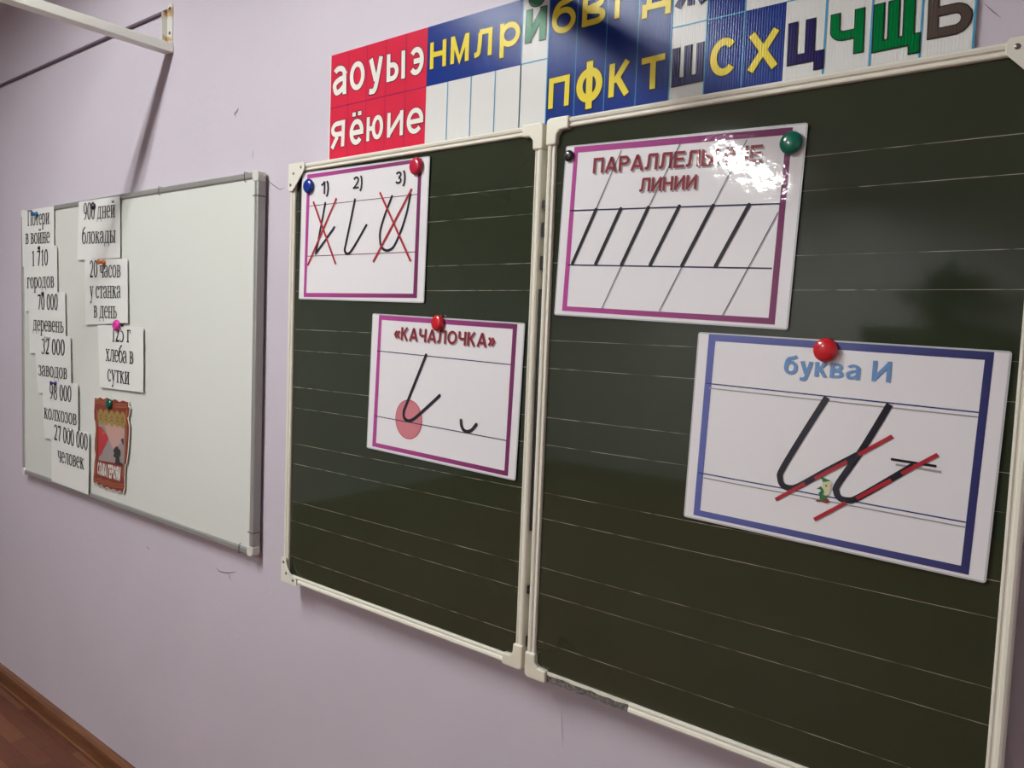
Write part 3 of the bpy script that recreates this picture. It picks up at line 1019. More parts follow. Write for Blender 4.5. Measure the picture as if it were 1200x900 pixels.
MB().flat(pol([(-0.2362, 1.1606), (-0.2166, 1.1678), (-0.2138, 1.1428), (-0.2249, 1.1496)]), -0.0012).build('soldier_figure', M['po_dark'], po)
for cx_, cz_ in pol([(-0.3732, 1.2201), (-0.3359, 1.2212), (-0.2967, 1.2218), (-0.2591, 1.2239), (-0.2230, 1.2242)]):
    o = MB().disc(cx_, cz_, 0.0205, 0.0265, -0.0011, 20).build('medal', M['po_gold'], po)
    MB().ring2([(cx_ + 0.0105 * math.cos(i * PI / 5 + PI / 2) * (1 if i % 2 == 0 else 0.5), cz_ + 0.0145 * math.sin(i * PI / 5 + PI / 2) * (1 if i % 2 == 0 else 0.5)) for i in range(10)],
               [(cx_ + 0.006 * math.cos(i * PI / 5 + PI / 2) * (1 if i % 2 == 0 else 0.5), cz_ + 0.008 * math.sin(i * PI / 5 + PI / 2) * (1 if i % 2 == 0 else 0.5)) for i in range(10)], -0.0014).build('medal_star', M['po_red'], o)
for pts in ([(-0.4179, 1.2721), (-0.3808, 1.2744), (-0.3579, 1.2704), (-0.3264, 1.2790), (-0.2953, 1.2700), (-0.2474, 1.2722), (-0.1923, 1.2759)], [(-0.4160, 1.2637), (-0.3808, 1.2659), (-0.3534, 1.2624), (-0.3219, 1.2710), (-0.2908, 1.2622), (-0.2474, 1.2636), (-0.1947, 1.2676)],
            [(-0.4244, 1.0090), (-0.3981, 1.0077), (-0.3795, 1.0122), (-0.3519, 1.0070), (-0.3248, 1.0136), (-0.2979, 1.0101), (-0.2539, 1.0135), (-0.2152, 1.0186)], [(-0.4243, 1.0003), (-0.3980, 0.9991), (-0.3776, 1.0039), (-0.3519, 0.9985), (-0.3229, 1.0055), (-0.2978, 1.0017), (-0.2539, 1.0044), (-0.2177, 1.0100)]):
    q = MB().strip(smooth_line(pol(pts), 4), 0.0042, -0.0008, False)
    q.build('ribbon_stripe', M['po_orange'], po, fix=False)
for pts in ([(-0.4010, 1.2395), (-0.3990, 1.2098), (-0.4063, 1.1707), (-0.4079, 1.1276), (-0.4096, 1.0888), (-0.4151, 1.0449), (-0.4187, 1.0142)], [(-0.1947, 1.2587), (-0.2028, 1.2295), (-0.1974, 1.1936), (-0.2021, 1.1564), (-0.2077, 1.1231), (-0.2133, 1.0855), (-0.2231, 1.0430)]):
    q = MB().strip(smooth_line(pol(pts), 4), 0.007, -0.0008, False)
    q.build('ribbon_stripe', M['po_orange'], po, fix=False)
q = MB()
lettering(q, 'СЛАВА', *pol([(-0.3982, 1.0258), (-0.3330, 1.0260), (-0.3946, 1.0684)]), -0.0014, 0.24)
lettering(q, 'ГЕРОЯМ', *pol([(-0.3266, 1.0244), (-0.2385, 1.0267), (-0.3215, 1.0699)]), -0.0014, 0.24)
q.build('lettering', M['po_white'], po, fix=False)


# ------------------------------------------------------------------ alphabet strip above the chalkboards
AY = 0.041
A0 = (0.7306, 2.1833)
ab = thing('alphabet_banner', 'long alphabet strip of red, blue and white panels with letters above the chalkboards', 'wall banner', (1.0, AY, 1.93))


def A(pts):
    return [(p[0] - 1.0, p[1] - 1.93) for p in pts]


Tz = ((0.7329, 2.1829)[1] + (1.2985, 2.1775)[1]) / 2
Bz = 1.915
xL = (0.7345, 2.0709)[0]
x1 = (1.0494, 2.0581)[0]
x2 = (1.3012, 2.1020)[0]
x3 = (1.3636, 2.0524)[0]
x4 = (1.6158, 2.0269)[0]
x5 = (1.6777, 2.0151)[0]
x5b = (1.7408, 2.0314)[0]
x6 = (1.8047, 2.0044)[0]
x7 = (1.8654, 1.9972)[0]
x8 = (1.9289, 1.9902)[0]
x9 = (1.9929, 1.9827)[0]
x10 = (2.0561, 1.9763)[0]
zm = ((0.7334, 2.0591)[1] + (1.0482, 2.0574)[1]) / 2      # line between the two rows


def rect(x0, x1_, z0, z1):
    return A([(x0, z0), (x1_, z0), (x1_, z1), (x0, z1)])


zj = ((1.3019, 2.0589)[1] + (1.3623, 2.0590)[1]) / 2
MB().slab(rect(xL - 0.004, x10, Bz, Tz), 0.0, 0.0038).build('backing_sheet', M['ab_white'], ab)
MB().flat(rect(xL, x1, Bz, Tz), -0.0003).build('red_panel', M['ab_red'], ab)
MB().flat(rect(x1, x2, zm, Tz), -0.0003).build('blue_panel', M['ab_blue'], ab)
MB().flat(rect(x3, x4, Bz, Tz), -0.0003).build('blue_panel', M['ab_blue'], ab)
zx = (1.7716, 2.0615)[1]
m = MB().flat(A([(x5, Bz + 0.005), (x6, Bz + 0.005), (x6, zx), (x5b, zx), (x5b, Tz), (x5, Tz)]), -0.0003)
m.build('blue_panel', M['ab_blue'], ab)


def grid(pts, w=0.0022, mat='ab_line'):
    MB().strip(A(pts), w, -0.0006, False).build('grid_line', M[mat], ab, fix=False)


nR = 5
for k in range(1, nR):
    x = xL + (x1 - xL) * k / nR
    grid([(x, Bz), (x, Tz)], 0.0012, 'ab_rline')
grid([(xL, zm), (x1, zm)], 0.002, 'ab_rline')
for px in ((1.1114, 1.9980), (1.1753, 2.0011), (1.2382, 2.0038), (1.3010, 2.0058)):
    grid([(px[0], Bz), (px[0], zm)])
for x in (x2, x3, x4, x5):
    grid([(x, Bz), (x, Tz)])
grid([(x2, zj), (x3, zj)])
zk = ((1.6165, 2.0611)[1] + (1.6775, 2.0612)[1]) / 2
grid([(x4, zk), (x5b, zk)])
for k in range(1, 4):
    x = x3 + (x4 - x3) * k / 4
    grid([(x, Bz), (x, Tz)], 0.0014)
grid([(x5b, Bz + 0.005), (x5b, Tz)], 0.0016)
for x in (x7, x8, x9, x10):
    grid([(x - 0.001, Bz), (x - 0.001, Tz)], 0.003)
grid([(x6, (1.8141, 2.0610)[1]), (x10, (1.8141, 2.0610)[1])], 0.002)

ABC = [
    ('а', 'ab_letter_white', [(0.7439, 2.0852), (0.7922, 2.0833), (0.7422, 2.1528)]), ('о', 'ab_letter_white', [(0.8030, 2.0863), (0.8549, 2.0850), (0.8027, 2.1514)]),
    ('у', 'ab_letter_white', [(0.8681, 2.0683), (0.9144, 2.0683), (0.8678, 2.1474)]), ('ы', 'ab_letter_white', [(0.9270, 2.0868), (0.9855, 2.0859), (0.9259, 2.1470)]),
    ('э', 'ab_letter_white', [(0.9968, 2.0870), (1.0427, 2.0865), (0.9963, 2.1464)]),
    ('я', 'ab_letter_white', [(0.7390, 1.9639), (0.7892, 1.9649), (0.7407, 2.0251)]), ('ё', 'ab_letter_white', [(0.8067, 1.9642), (0.8553, 1.9646), (0.8069, 2.0377)]),
    ('ю', 'ab_letter_white', [(0.8651, 1.9662), (0.9205, 1.9668), (0.8651, 2.0203)]), ('и', 'ab_letter_white', [(0.9332, 1.9657), (0.9841, 1.9661), (0.9330, 2.0199)]),
    ('е', 'ab_letter_white', [(0.9944, 1.9639), (1.0449, 1.9645), (0.9946, 2.0190)]),
    ('н', 'ab_yellow', [(1.0588, 2.0913), (1.1055, 2.0907), (1.0583, 2.1464)]), ('м', 'ab_yellow', [(1.1171, 2.0911), (1.1678, 2.0902), (1.1169, 2.1465)]),
    ('л', 'ab_yellow', [(1.1821, 2.0916), (1.2277, 2.0904), (1.1828, 2.1454)]), ('р', 'ab_yellow', [(1.2471, 2.0793), (1.2974, 2.0782), (1.2465, 2.1449)]),
    ('й', 'ab_pale_green', [(1.3094, 2.0962), (1.3567, 2.0949), (1.3103, 2.1771)]),
    ('б', 'ab_yellow', [(1.3703, 2.0982), (1.4233, 2.0963), (1.3707, 2.1634)]), ('в', 'ab_yellow', [(1.4365, 2.0986), (1.4857, 2.0969), (1.4370, 2.1547)]),
    ('г', 'ab_yellow', [(1.5040, 2.0994), (1.5380, 2.0984), (1.5040, 2.1532)]), ('д', 'ab_yellow', [(1.5581, 2.0875), (1.6124, 2.0863), (1.5585, 2.1511)]),
    ('п', 'ab_yellow', [(1.3691, 1.9647), (1.4158, 1.9657), (1.3696, 2.0206)]), ('ф', 'ab_yellow', [(1.4309, 1.9517), (1.4867, 1.9534), (1.4301, 2.0360)]),
    ('к', 'ab_yellow', [(1.4988, 1.9656), (1.5420, 1.9666), (1.4990, 2.0237)]), ('т', 'ab_yellow', [(1.5629, 1.9668), (1.6075, 1.9679), (1.5621, 2.0220)]),
    ('ж', 'ab_indigo', [(1.6191, 2.0928), (1.6764, 2.0911), (1.6189, 2.1490)]), ('ш', 'ab_indigo', [(1.6209, 1.9647), (1.6760, 1.9660), (1.6200, 2.0261)]),
    ('с', 'ab_yellow', [(1.6873, 1.9673), (1.7339, 1.9684), (1.6859, 2.0265)]), ('х', 'ab_yellow', [(1.7477, 1.9666), (1.7989, 1.9676), (1.7473, 2.0232)]),
    ('ц', 'ab_indigo', [(1.8119, 1.9525), (1.8641, 1.9531), (1.8107, 2.0268)]), ('ч', 'ab_green', [(1.8732, 1.9656), (1.9184, 1.9665), (1.8716, 2.0264)]),
    ('щ', 'ab_green', [(1.9315, 1.9504), (1.9913, 1.9522), (1.9297, 2.0274)]), ('ь', 'ab_taupe', [(2.0005, 1.9669), (2.0520, 1.9679), (1.9990, 2.0255)]),
]
for i, (ch, mat, q) in enumerate(ABC):
    BL, BR, TL = A(q)
    tall = ch in 'рйбёфцщду'
    out = MB()
    letter(out, ch, BL, BR, TL, -0.0009, 0.17 if tall else 0.2, 0.017)
    o = out.build('letter', M['ab_outline'], ab, fix=False)
    fill = MB()
    letter(fill, ch, BL, BR, TL, -0.0013, 0.17 if tall else 0.2, -0.006)
    fill.build('letter_face', M[mat], o, fix=False)


# ------------------------------------------------------------------ laminated sheets
SW, SH = 0.42, 0.298


def sheet(label, pose, y=-0.0005):
    cx, cz, th = pose
    t = thing('laminated_sheet', label, 'laminated sheet', (cx, y, cz), -th)
    r = 0.004
    pts = []
    for (x, z, a) in ((SW / 2 - r, SH / 2 - r, 0), (-SW / 2 + r, SH / 2 - r, 90), (-SW / 2 + r, -SH / 2 + r, 180), (SW / 2 - r, -SH / 2 + r, 270)):
        pts += [(x + r * math.cos(math.radians(a + k * 30)), z + r * math.sin(math.radians(a + k * 30))) for k in range(4)]
    MB().slab(pts, 0, 0.0006).build('film', M['lam_edge'], t)
    k = 0.0025
    MB().flat([(-SW / 2 + k, -SH / 2 + k), (SW / 2 - k, -SH / 2 + k), (SW / 2 - k, SH / 2 - k), (-SW / 2 + k, SH / 2 - k)], -0.0003).build('paper', M['lam_white'], t)
    return t


def border(t, outer, inner, mat):
    MB().ring2(outer, inner, -0.0006).build('border', M[mat], t, fix=False)


_lift = [0]


def lift():
    _lift[0] = (_lift[0] + 1) % 5
    return _lift[0] * 0.00005


def line(t, a, c, w, mat, name='ruled_line', y=-0.0007, caps=False):
    y -= lift()
    return MB().strip([a, c], w, y, caps).build(name, M[mat], t, fix=False)


def stroke(t, pts, w, mat='lam_black', name='pen_stroke', y=-0.0010, curved=False, caps=True):
    y -= lift()
    return MB().strip(smooth_line(pts, 6) if curved else pts, w, y, caps).build(name, M[mat], t, fix=False)


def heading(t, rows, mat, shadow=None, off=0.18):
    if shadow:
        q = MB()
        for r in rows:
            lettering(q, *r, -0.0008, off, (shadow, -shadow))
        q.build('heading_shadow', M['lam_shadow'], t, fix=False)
    q = MB()
    for r in rows:
        lettering(q, *r, -0.0012, off)
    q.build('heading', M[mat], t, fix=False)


# sheet with three numbered hooks, two crossed out
t = sheet('laminated sheet with pink border and hooks numbered 1 to 3, two crossed out in red', (0.8951, 1.7543, -0.01481))
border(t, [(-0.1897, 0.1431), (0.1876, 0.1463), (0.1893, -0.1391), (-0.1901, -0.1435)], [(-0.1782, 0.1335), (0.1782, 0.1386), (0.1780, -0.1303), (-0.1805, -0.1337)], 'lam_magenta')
line(t, (-0.1796, 0.0692), (0.1793, 0.0741), 0.0014, 'lam_rule_red')
line(t, (-0.1804, -0.0474), (0.1808, -0.0439), 0.0016, 'lam_rule_red')
for row in [('1)', (-0.1354, 0.0939), (-0.1085, 0.0947), (-0.1355, 0.1223)), ('2)', (-0.0242, 0.0984), (0.0064, 0.0991), (-0.0238, 0.1251)), ('3)', (0.1109, 0.0990), (0.1419, 0.1000), (0.1109, 0.1249))]:
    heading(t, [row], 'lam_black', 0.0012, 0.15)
stroke(t, [(-0.1193, 0.0728), (-0.1485, -0.0419), (-0.0838, 0.0165)], 0.0060)
stroke(t, [(-0.0160, 0.0747), (-0.0292, 0.0249), (-0.0420, -0.0220), (-0.0453, -0.0348), (-0.0413, -0.0421), (-0.0331, -0.0441), (-0.0238, -0.0390), (-0.0071, -0.0214), (0.0247, 0.0168)], 0.0060, curved=True)
stroke(t, [(0.1030, 0.0747), (0.0841, 0.0385), (0.0708, 0.0051), (0.0704, -0.0154), (0.0760, -0.0316), (0.0885, -0.0387), (0.1013, -0.0385), (0.1161, -0.0292), (0.1354, 0.0029), (0.1497, 0.0378), (0.1585, 0.0745)], 0.0060, curved=True)
for a, c in (((-0.1632, 0.0790), (-0.0748, -0.0672)), ((-0.0793, 0.0816), (-0.1774, -0.0690)), ((0.0650, 0.0855), (0.1673, -0.0632)), ((0.1623, 0.0864), (0.0513, -0.0635))):
    line(t, a, c, 0.0052, 'lam_red', 'cross_stroke', -0.0014)

# sheet with the rocking stroke
t = sheet('laminated sheet headed «КАЧАЛОЧКА» with pink border and a pink circled hook', (1.1526, 1.4239, -0.02691))
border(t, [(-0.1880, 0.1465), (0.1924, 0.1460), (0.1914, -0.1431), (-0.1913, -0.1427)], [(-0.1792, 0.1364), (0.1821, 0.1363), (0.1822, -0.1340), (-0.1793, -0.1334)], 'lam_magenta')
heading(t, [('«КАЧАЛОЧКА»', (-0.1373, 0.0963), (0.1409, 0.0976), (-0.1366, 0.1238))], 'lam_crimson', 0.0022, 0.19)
line(t, (-0.1894, 0.0684), (0.1830, 0.0691), 0.0018, 'lam_navy')
line(t, (-0.1875, -0.0746), (0.1832, -0.0757), 0.0018, 'lam_navy')
cc_ = (-0.0820, -0.0690)
rx_ = abs((-0.0434, -0.0671)[0] - (-0.1218, -0.0706)[0]) / 2
rz_ = abs((-0.0852, -0.0280)[1] - (-0.0809, -0.1105)[1]) / 2
MB().disc(cc_[0], cc_[1], rx_, rz_, -0.00065, 40).build('circle_fill', M['lam_pink'], t)
ring = [(cc_[0] + rx_ * math.cos(2 * PI * i / 40), cc_[1] + rz_ * math.sin(2 * PI * i / 40)) for i in range(40)]
MB().strip(ring + ring[:1], 0.0014, -0.0009, False).build('circle_outline', M['lam_red'], t, fix=False)
stroke(t, [(-0.0400, 0.0702), (-0.0900, -0.0373), (-0.0969, -0.0552), (-0.0946, -0.0672), (-0.0818, -0.0719), (-0.0639, -0.0644), (-0.0291, -0.0366), (0.0041, -0.0092)], 0.0072, curved=True)
stroke(t, [(0.0655, -0.0520), (0.0675, -0.0619), (0.0737, -0.0699), (0.0831, -0.0723), (0.0949, -0.0675), (0.1059, -0.0551)], 0.0072, curved=True)

# sheet with parallel lines
t = sheet('laminated sheet headed ПАРАЛЛЕЛЬНЫЕ ЛИНИИ with pink border and thick slanted black lines', (1.6461, 1.7245, -0.03579))
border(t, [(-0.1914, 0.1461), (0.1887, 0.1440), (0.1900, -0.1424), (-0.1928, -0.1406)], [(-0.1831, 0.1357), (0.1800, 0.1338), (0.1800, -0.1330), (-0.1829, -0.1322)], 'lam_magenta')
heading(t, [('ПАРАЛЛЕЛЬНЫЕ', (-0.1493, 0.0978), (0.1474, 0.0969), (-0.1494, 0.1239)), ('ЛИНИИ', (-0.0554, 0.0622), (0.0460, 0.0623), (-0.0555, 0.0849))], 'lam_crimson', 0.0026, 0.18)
line(t, (-0.1917, 0.0358), (0.1817, 0.0349), 0.0024, 'lam_navy')
line(t, (-0.1872, -0.0592), (0.1779, -0.0597), 0.0024, 'lam_navy')
for a, c in (((-0.0955, 0.1330), (-0.1372, 0.0368)), ((0.0123, 0.1361), (-0.0362, 0.0362)), ((-0.0783, -0.0596), (-0.1106, -0.1335)), ((0.1216, 0.1316), (0.0765, 0.0356)),
             ((0.0329, -0.0595), (-0.0008, -0.1320)), ((0.1795, 0.0226), (0.1081, -0.1328))):
    line(t, a, c, 0.0013, 'lam_navy', 'guide_line', -0.0014)
for a, c in (((-0.1371, 0.0360), (-0.1775, -0.0561)), ((-0.0880, 0.0358), (-0.1294, -0.0567)), ((-0.0362, 0.0362), (-0.0780, -0.0571)), ((0.0192, 0.0364), (-0.0242, -0.0568)),
             ((0.0765, 0.0356), (0.0327, -0.0571)), ((0.1341, 0.0347), (0.0893, -0.0578))):
    stroke(t, [a, c], 0.0062)

# sheet with the letter И
t = sheet('large laminated sheet headed буква И with blue border and red dashed slanting strokes', (1.9164, 1.4063, -0.02708))
border(t, [(-0.1917, 0.1469), (0.1909, 0.1466), (0.1903, -0.1427), (-0.1933, -0.1426)], [(-0.1803, 0.1366), (0.1815, 0.1359), (0.1806, -0.1328), (-0.1827, -0.1330)], 'lam_blue')
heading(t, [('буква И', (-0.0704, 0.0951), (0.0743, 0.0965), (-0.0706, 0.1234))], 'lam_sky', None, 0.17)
line(t, (-0.1844, 0.0622), (0.1814, 0.0626), 0.0018, 'lam_shadow', 'ruled_line', -0.00066)
line(t, (-0.1811, -0.0802), (0.1805, -0.0815), 0.0018, 'lam_shadow', 'ruled_line', -0.00066)
line(t, (-0.1900, 0.0694), (0.1816, 0.0685), 0.0018, 'lam_ink_blue')
line(t, (-0.1905, -0.0735), (0.1806, -0.0751), 0.0018, 'lam_ink_blue')
stroke(t, [(-0.0058, 0.0674), (-0.0327, 0.0125), (-0.0596, -0.0458), (-0.0615, -0.0599), (-0.0566, -0.0695), (-0.0457, -0.0716), (-0.0330, -0.0661), (0.0036, -0.0373), (0.0432, -0.0077)], 0.0088, curved=True, caps=False)
stroke(t, [(0.0767, 0.0669), (0.0486, 0.0025), (0.0207, -0.0527), (0.0190, -0.0652), (0.0246, -0.0733), (0.0357, -0.0742), (0.0472, -0.0689), (0.0833, -0.0383), (0.1143, -0.0109)], 0.0088, curved=True, caps=False)
line(t, (0.0916, -0.0138), (0.1468, -0.0147), 0.0030, 'lam_shadow', 'bar_shadow', -0.0008)
stroke(t, [(0.0850, -0.0074), (0.1405, -0.0081)], 0.0034, caps=False)
for a, c in (((-0.0653, -0.0927), (-0.0248, -0.0610)), ((-0.0119, -0.0515), (0.0295, -0.0198)), ((0.0436, -0.0077), (0.0840, 0.0242)),
             ((-0.0074, -0.1109), (0.0328, -0.0783)), ((0.0465, -0.0695), (0.0884, -0.0357)), ((0.1001, -0.0249), (0.1405, 0.0076))):
    line(t, a, c, 0.0052, 'lam_red', 'red_dash', -0.0016)
gn = MB().flat([(-0.0035, -0.0734), (0.0002, -0.0743), (0.0019, -0.0723), (0.0078, -0.0724), (0.0077, -0.0754), (0.0055, -0.0774), (0.0046, -0.0801), (-0.0000, -0.0810), (-0.0025, -0.0798)], -0.0014)
gn.flat([(-0.0085, -0.0660), (-0.0055, -0.0638), (-0.0027, -0.0607), (-0.0005, -0.0628), (0.0026, -0.0664), (0.0025, -0.0697), (0.0001, -0.0735), (-0.0039, -0.0734), (-0.0053, -0.0712), (-0.0027, -0.0690), (-0.0021, -0.0664), (-0.0046, -0.0657)], -0.0014)
gno = gn.build('gnome_picture', M['lam_green'], t)
MB().flat([(-0.0015, -0.0555), (0.0022, -0.0536), (0.0075, -0.0514), (0.0115, -0.0524), (0.0121, -0.0555), (0.0104, -0.0583), (0.0117, -0.0630), (0.0099, -0.0696), (0.0063, -0.0731), (0.0024, -0.0731), (0.0027, -0.0680), (-0.0001, -0.0627)], -0.0015).build('gnome_beard', M['lam_cream'], gno)
MB().flat([(-0.0041, -0.0487), (-0.0011, -0.0473), (0.0066, -0.0499), (0.0106, -0.0509), (0.0038, -0.0533), (-0.0001, -0.0546), (-0.0019, -0.0511)], -0.0017).build('gnome_hat', M['lam_green'], gno)
MB().flat([(-0.0078, -0.0825), (-0.0048, -0.0811), (-0.0000, -0.0810), (0.0059, -0.0769), (0.0091, -0.0776), (0.0117, -0.0812), (0.0065, -0.0840), (0.0009, -0.0827), (-0.0061, -0.0843)], -0.0017).build('gnome_boots', M['lam_brown'], gno)
MB().disc(*(0.0047, -0.0590), 0.0012, 0.0016, -0.0018, 10).build('gnome_nose', M['lam_brown'], gno)


# ------------------------------------------------------------------ magnets
def button(label, x, z, r, y, mat, h=0.010):
    prof = [(r * 0.94, 0), (r, h * 0.25), (r * 0.97, h * 0.5), (r * 0.82, h * 0.78), (r * 0.55, h * 0.94), (r * 0.25, h), (0, h * 1.01)]
    o = MB().lathe(x, z, y, [(0, 0)] + prof, 28).build('button_magnet', M[mat], smooth=True)
    return tag(o, label, 'magnet', 'round magnets on the boards')


def on_sheet(pose, q):
    cx, cz, th = pose
    return cx + q[0] * math.cos(th) - q[1] * math.sin(th), cz + q[0] * math.sin(th) + q[1] * math.cos(th)


SY = -0.0022
button('round blue magnet at the top left of the sheet with numbered hooks', *on_sheet((0.8951, 1.7543, -0.01481), (-0.1785, 0.1148)), 0.0172, SY, 'mag_blue')
button('round red magnet at the top right of the sheet with numbered hooks', *on_sheet((0.8951, 1.7543, -0.01481), (0.1755, 0.1307)), 0.0182, SY, 'mag_crimson')
button('round red magnet on the top edge of the sheet headed «КАЧАЛОЧКА»', *on_sheet((1.1526, 1.4239, -0.02691), (-0.0086, 0.1378)), 0.0168, SY, 'mag_red')
button('round black magnet at the top left of the sheet with parallel lines', *on_sheet((1.6461, 1.7245, -0.03579), (-0.2004, 0.1308)), 0.0100, SY, 'mag_black', 0.006)
button('round green magnet at the top right of the sheet with parallel lines', *on_sheet((1.6461, 1.7245, -0.03579), (0.1897, 0.1210)), 0.0168, SY, 'mag_green')
button('round red magnet on the top edge of the sheet headed буква И', *on_sheet((1.9164, 1.4063, -0.02708), (-0.0131, 0.1346)), 0.0172, SY, 'mag_red')



def on_note(layer):
    return WF - 0.0064 - 0.0006 * layer - 0.0012


button('black magnet on the note typed 900 дней блокады', *(-0.4269, 1.9068), 0.0112, on_note(0), 'mag_black', 0.012)
button('small black magnet between the notes typed Потери в войне and 1 710 городов', *(-0.8637, 1.7875), 0.0072, on_note(1), 'mag_black', 0.006)
button('small black magnet on the note typed 70 000 деревень', *(-0.8314, 1.6224), 0.0075, on_note(2), 'mag_black', 0.006)
button('bright pink magnet on the note typed 125 г хлеба в сутки', *(-0.2597, 1.5218), 0.0185, on_note(2), 'mag_pink', 0.012)
button('dark green magnet at the top of the small red poster', *(-0.3082, 1.2674), 0.0175, WF - 0.0090, 'mag_dark_green', 0.012)


def push_pin(label, x, z, mat, k, layer):
    y = on_note(layer)
    prof = [(0, 0), (0.0085, 0), (0.0095, 0.002), (0.0085, 0.006), (0.005, 0.008), (0.0045, 0.013), (0.0075, 0.016), (0.0092, 0.018), (0.0088, 0.021), (0.006, 0.0222), (0, 0.0225)]
    o = MB().lathe(x, z, y, [(r * k, h * k) for r, h in prof], 20).build('pin_magnet', M[mat], smooth=True)
    return tag(o, label, 'magnet', 'spool shaped magnets on the whiteboard')


push_pin('blue spool shaped magnet on the note typed Потери в войне', *(-0.8829, 1.9098), 'mag_teal', 0.95, 0)
push_pin('orange spool shaped magnet on the note typed 20 часов у станка в день', *(-0.3533, 1.7228), 'mag_orange', 0.95, 1)
push_pin('purple spool shaped magnet on the note typed 98 000 колхозов', *(-0.7207, 1.3062), 'mag_purple', 0.85, 4)
push_pin('pale clear spool shaped magnet on the note typed 32 000 заводов', *(-0.7780, 1.4666), 'mag_clear', 0.7, 3)
push_pin('pale clear spool shaped magnet on the note typed 27 000 000 человек', *(-0.5938, 1.1522), 'mag_clear', 0.7, 5)


# ------------------------------------------------------------------ wall brackets and the thin dark line along the wall
BZ = (-0.0110, 2.3377)[1]
BX = (-0.0110, 2.3377)[0]


def screen_bracket(label, x, z, reach):
    t = thing('wall_bracket', label, 'wall bracket', (x, WY, z), group='white steel brackets above the boards')
    MB().slab([(-0.016, -0.012), (0.016, -0.012), (0.016, 0.118), (0.010, 0.128), (0, 0.132), (-0.010, 0.128), (-0.016, 0.118)], -0.004, 0).build('wall_plate', M['plate'], t)
    MB().box(-0.016, -0.013, -0.020, -0.003, -0.012, 0.105).build('plate_flange', M['plate'], t)
    MB().box(-0.019, 0.019, -reach, -0.002, -0.013, 0.013).build('arm', M['arm'], t, bevel=0.002)
    for z_ in (0.115, 0.045):
        MB().lathe(0.002, z_, -0.004, [(0.005, 0), (0.0045, 0.002), (0, 0.003)], 12).build('screw', M['screw'], t)


screen_bracket('white steel wall bracket with long square arm above the whiteboard', BX, BZ, 0.72)
screen_bracket('white steel wall bracket with long square arm above the alphabet strip', 1.115, BZ, 0.72)
CZ = (-0.0620, 2.4485)[1]
pts = [(RX0 + 0.001 + (BX - 0.015 - RX0) * i / 20, WY - 0.006, CZ - 0.004 * math.sin(PI * i / 20) ** 2) for i in range(21)]
tag(MB().tube(pts, 0.0047, 10).build('wall_line', M['wall_line'], smooth=True), 'thin dark line stretched along the wall from the bracket plate to the left', 'wall_line')


# ------------------------------------------------------------------ furniture and plant added out of view for dark reflections in the chalkboards
M['cab'] = new_mat('dark_wood', (0.045, 0.025, 0.016), 0.5)
add_color_noise(M['cab'], (0.035, 0.018, 0.011), (0.06, 0.032, 0.02), 4.0, stretch=(6, 6, 1))
M['leaf'] = new_mat('dark_leaf', (0.012, 0.03, 0.012), 0.45)
M['pot'] = new_mat('clay_pot', (0.14, 0.055, 0.03), 0.7)
cx0, cx1, cy0, cy1, ch_ = 0.45, 1.55, RY0 + 0.02, RY0 + 0.46, 1.72
cb = thing('added_cabinet', 'unseen dark wooden two door cupboard, added opposite for dark reflections in the chalkboards', 'added_cabinet', (1.0, RY0 + 0.24, 0))
MB().box(cx0, cx1, cy0, cy1 - 0.02, 0.08, ch_ - 0.03).build('body', M['cab'], cb, local=False)
MB().box(cx0 - 0.015, cx1 + 0.015, cy0, cy1 + 0.015, ch_ - 0.03, ch_).build('top_board', M['cab'], cb, local=False, bevel=0.004)
MB().box(cx0 + 0.03, cx1 - 0.03, cy0 + 0.02, cy1 - 0.05, 0, 0.08).build('plinth', M['cab'], cb, local=False)
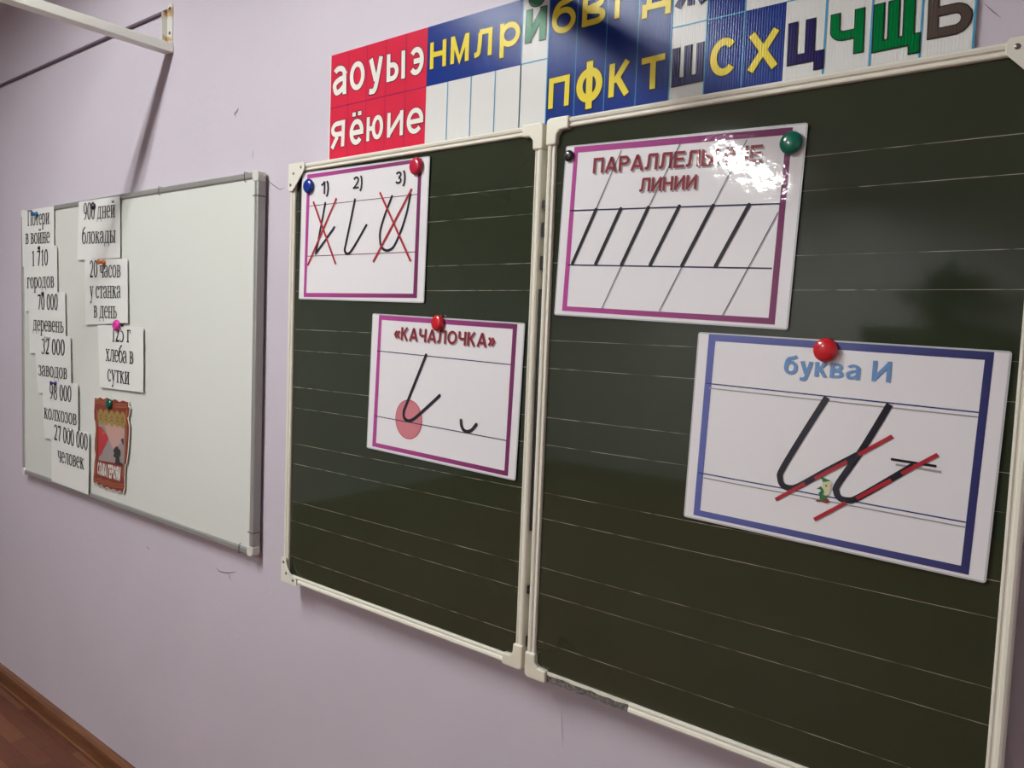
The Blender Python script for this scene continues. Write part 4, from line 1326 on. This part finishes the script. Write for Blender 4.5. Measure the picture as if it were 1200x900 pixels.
for a, c in ((cx0 + 0.003, 0.998), (1.002, cx1 - 0.003)):
    d = MB().box(a, c, cy1 - 0.02, cy1, 0.09, ch_ - 0.035).build('door', M['cab'], cb, local=False, bevel=0.003)
    hx = 0.96 if a < 0.9 else 1.04
    MB().tube([(hx - 1.0, cy1 - RY0 - 0.24, 0.95), (hx - 1.0, cy1 - RY0 - 0.21, 0.96), (hx - 1.0, cy1 - RY0 - 0.21, 1.08), (hx - 1.0, cy1 - RY0 - 0.24, 1.09)], 0.006, 8).build('handle', M['screw'], d)
pl = thing('added_plant', 'unseen leafy dark green plant in a clay pot, added for its reflection in the chalkboards', 'added potted plant', (1.05, RY0 + 0.26, ch_))
pv = [(0.085, 0), (0.115, 0.17), (0.125, 0.17), (0.125, 0.2), (0.108, 0.2), (0.10, 0.17), (0, 0.165)]
m = MB()
n = 24
for r, h in pv[:-1]:
    m.v += [(r * math.cos(2 * PI * i / n), r * math.sin(2 * PI * i / n), h) for i in range(n)]
for k in range(len(pv) - 2):
    m.f += [(k * n + i, k * n + (i + 1) % n, (k + 1) * n + (i + 1) % n, (k + 1) * n + i) for i in range(n)]
m.f += [tuple(range((len(pv) - 2) * n, (len(pv) - 1) * n)), tuple(range(n - 1, -1, -1))]
m.build('pot', M['pot'], pl)
rnd = random.Random(4)
for k in range(22):
    az = 2.4 * k + rnd.uniform(-.3, .3)
    L = rnd.uniform(0.34, 0.62)
    lean = rnd.uniform(0.15, 1.0)
    w = rnd.uniform(0.05, 0.085)
    V, F = [], []
    N = 9
    for i in range(N + 1):
        t_ = i / N
        out = L * lean * t_
        z_ = 0.16 + L * (1.15 - 0.35 * lean) * t_ - L * lean * 0.75 * t_ * t_
        hw = w * (0.14 if t_ < 0.35 else math.sin(PI * (t_ - 0.35) / 0.65) ** 0.7 + 0.02)
        for s_ in (-1, 0, 1):
            yy = out * 0.0 + s_ * hw
            V.append((out * math.cos(az) - yy * math.sin(az), max(-0.2, out * math.sin(az) + yy * math.cos(az)), z_ + abs(s_) * hw * 0.25))
    for i in range(N):
        for j in range(2):
            a = i * 3 + j
            F.append((a, a + 1, a + 4, a + 3))
    o = MB().add(V, F).build('leaf', M['leaf'], pl, smooth=True, fix=False)
    md = o.modifiers.new('thickness', 'SOLIDIFY')
    md.thickness = 0.002
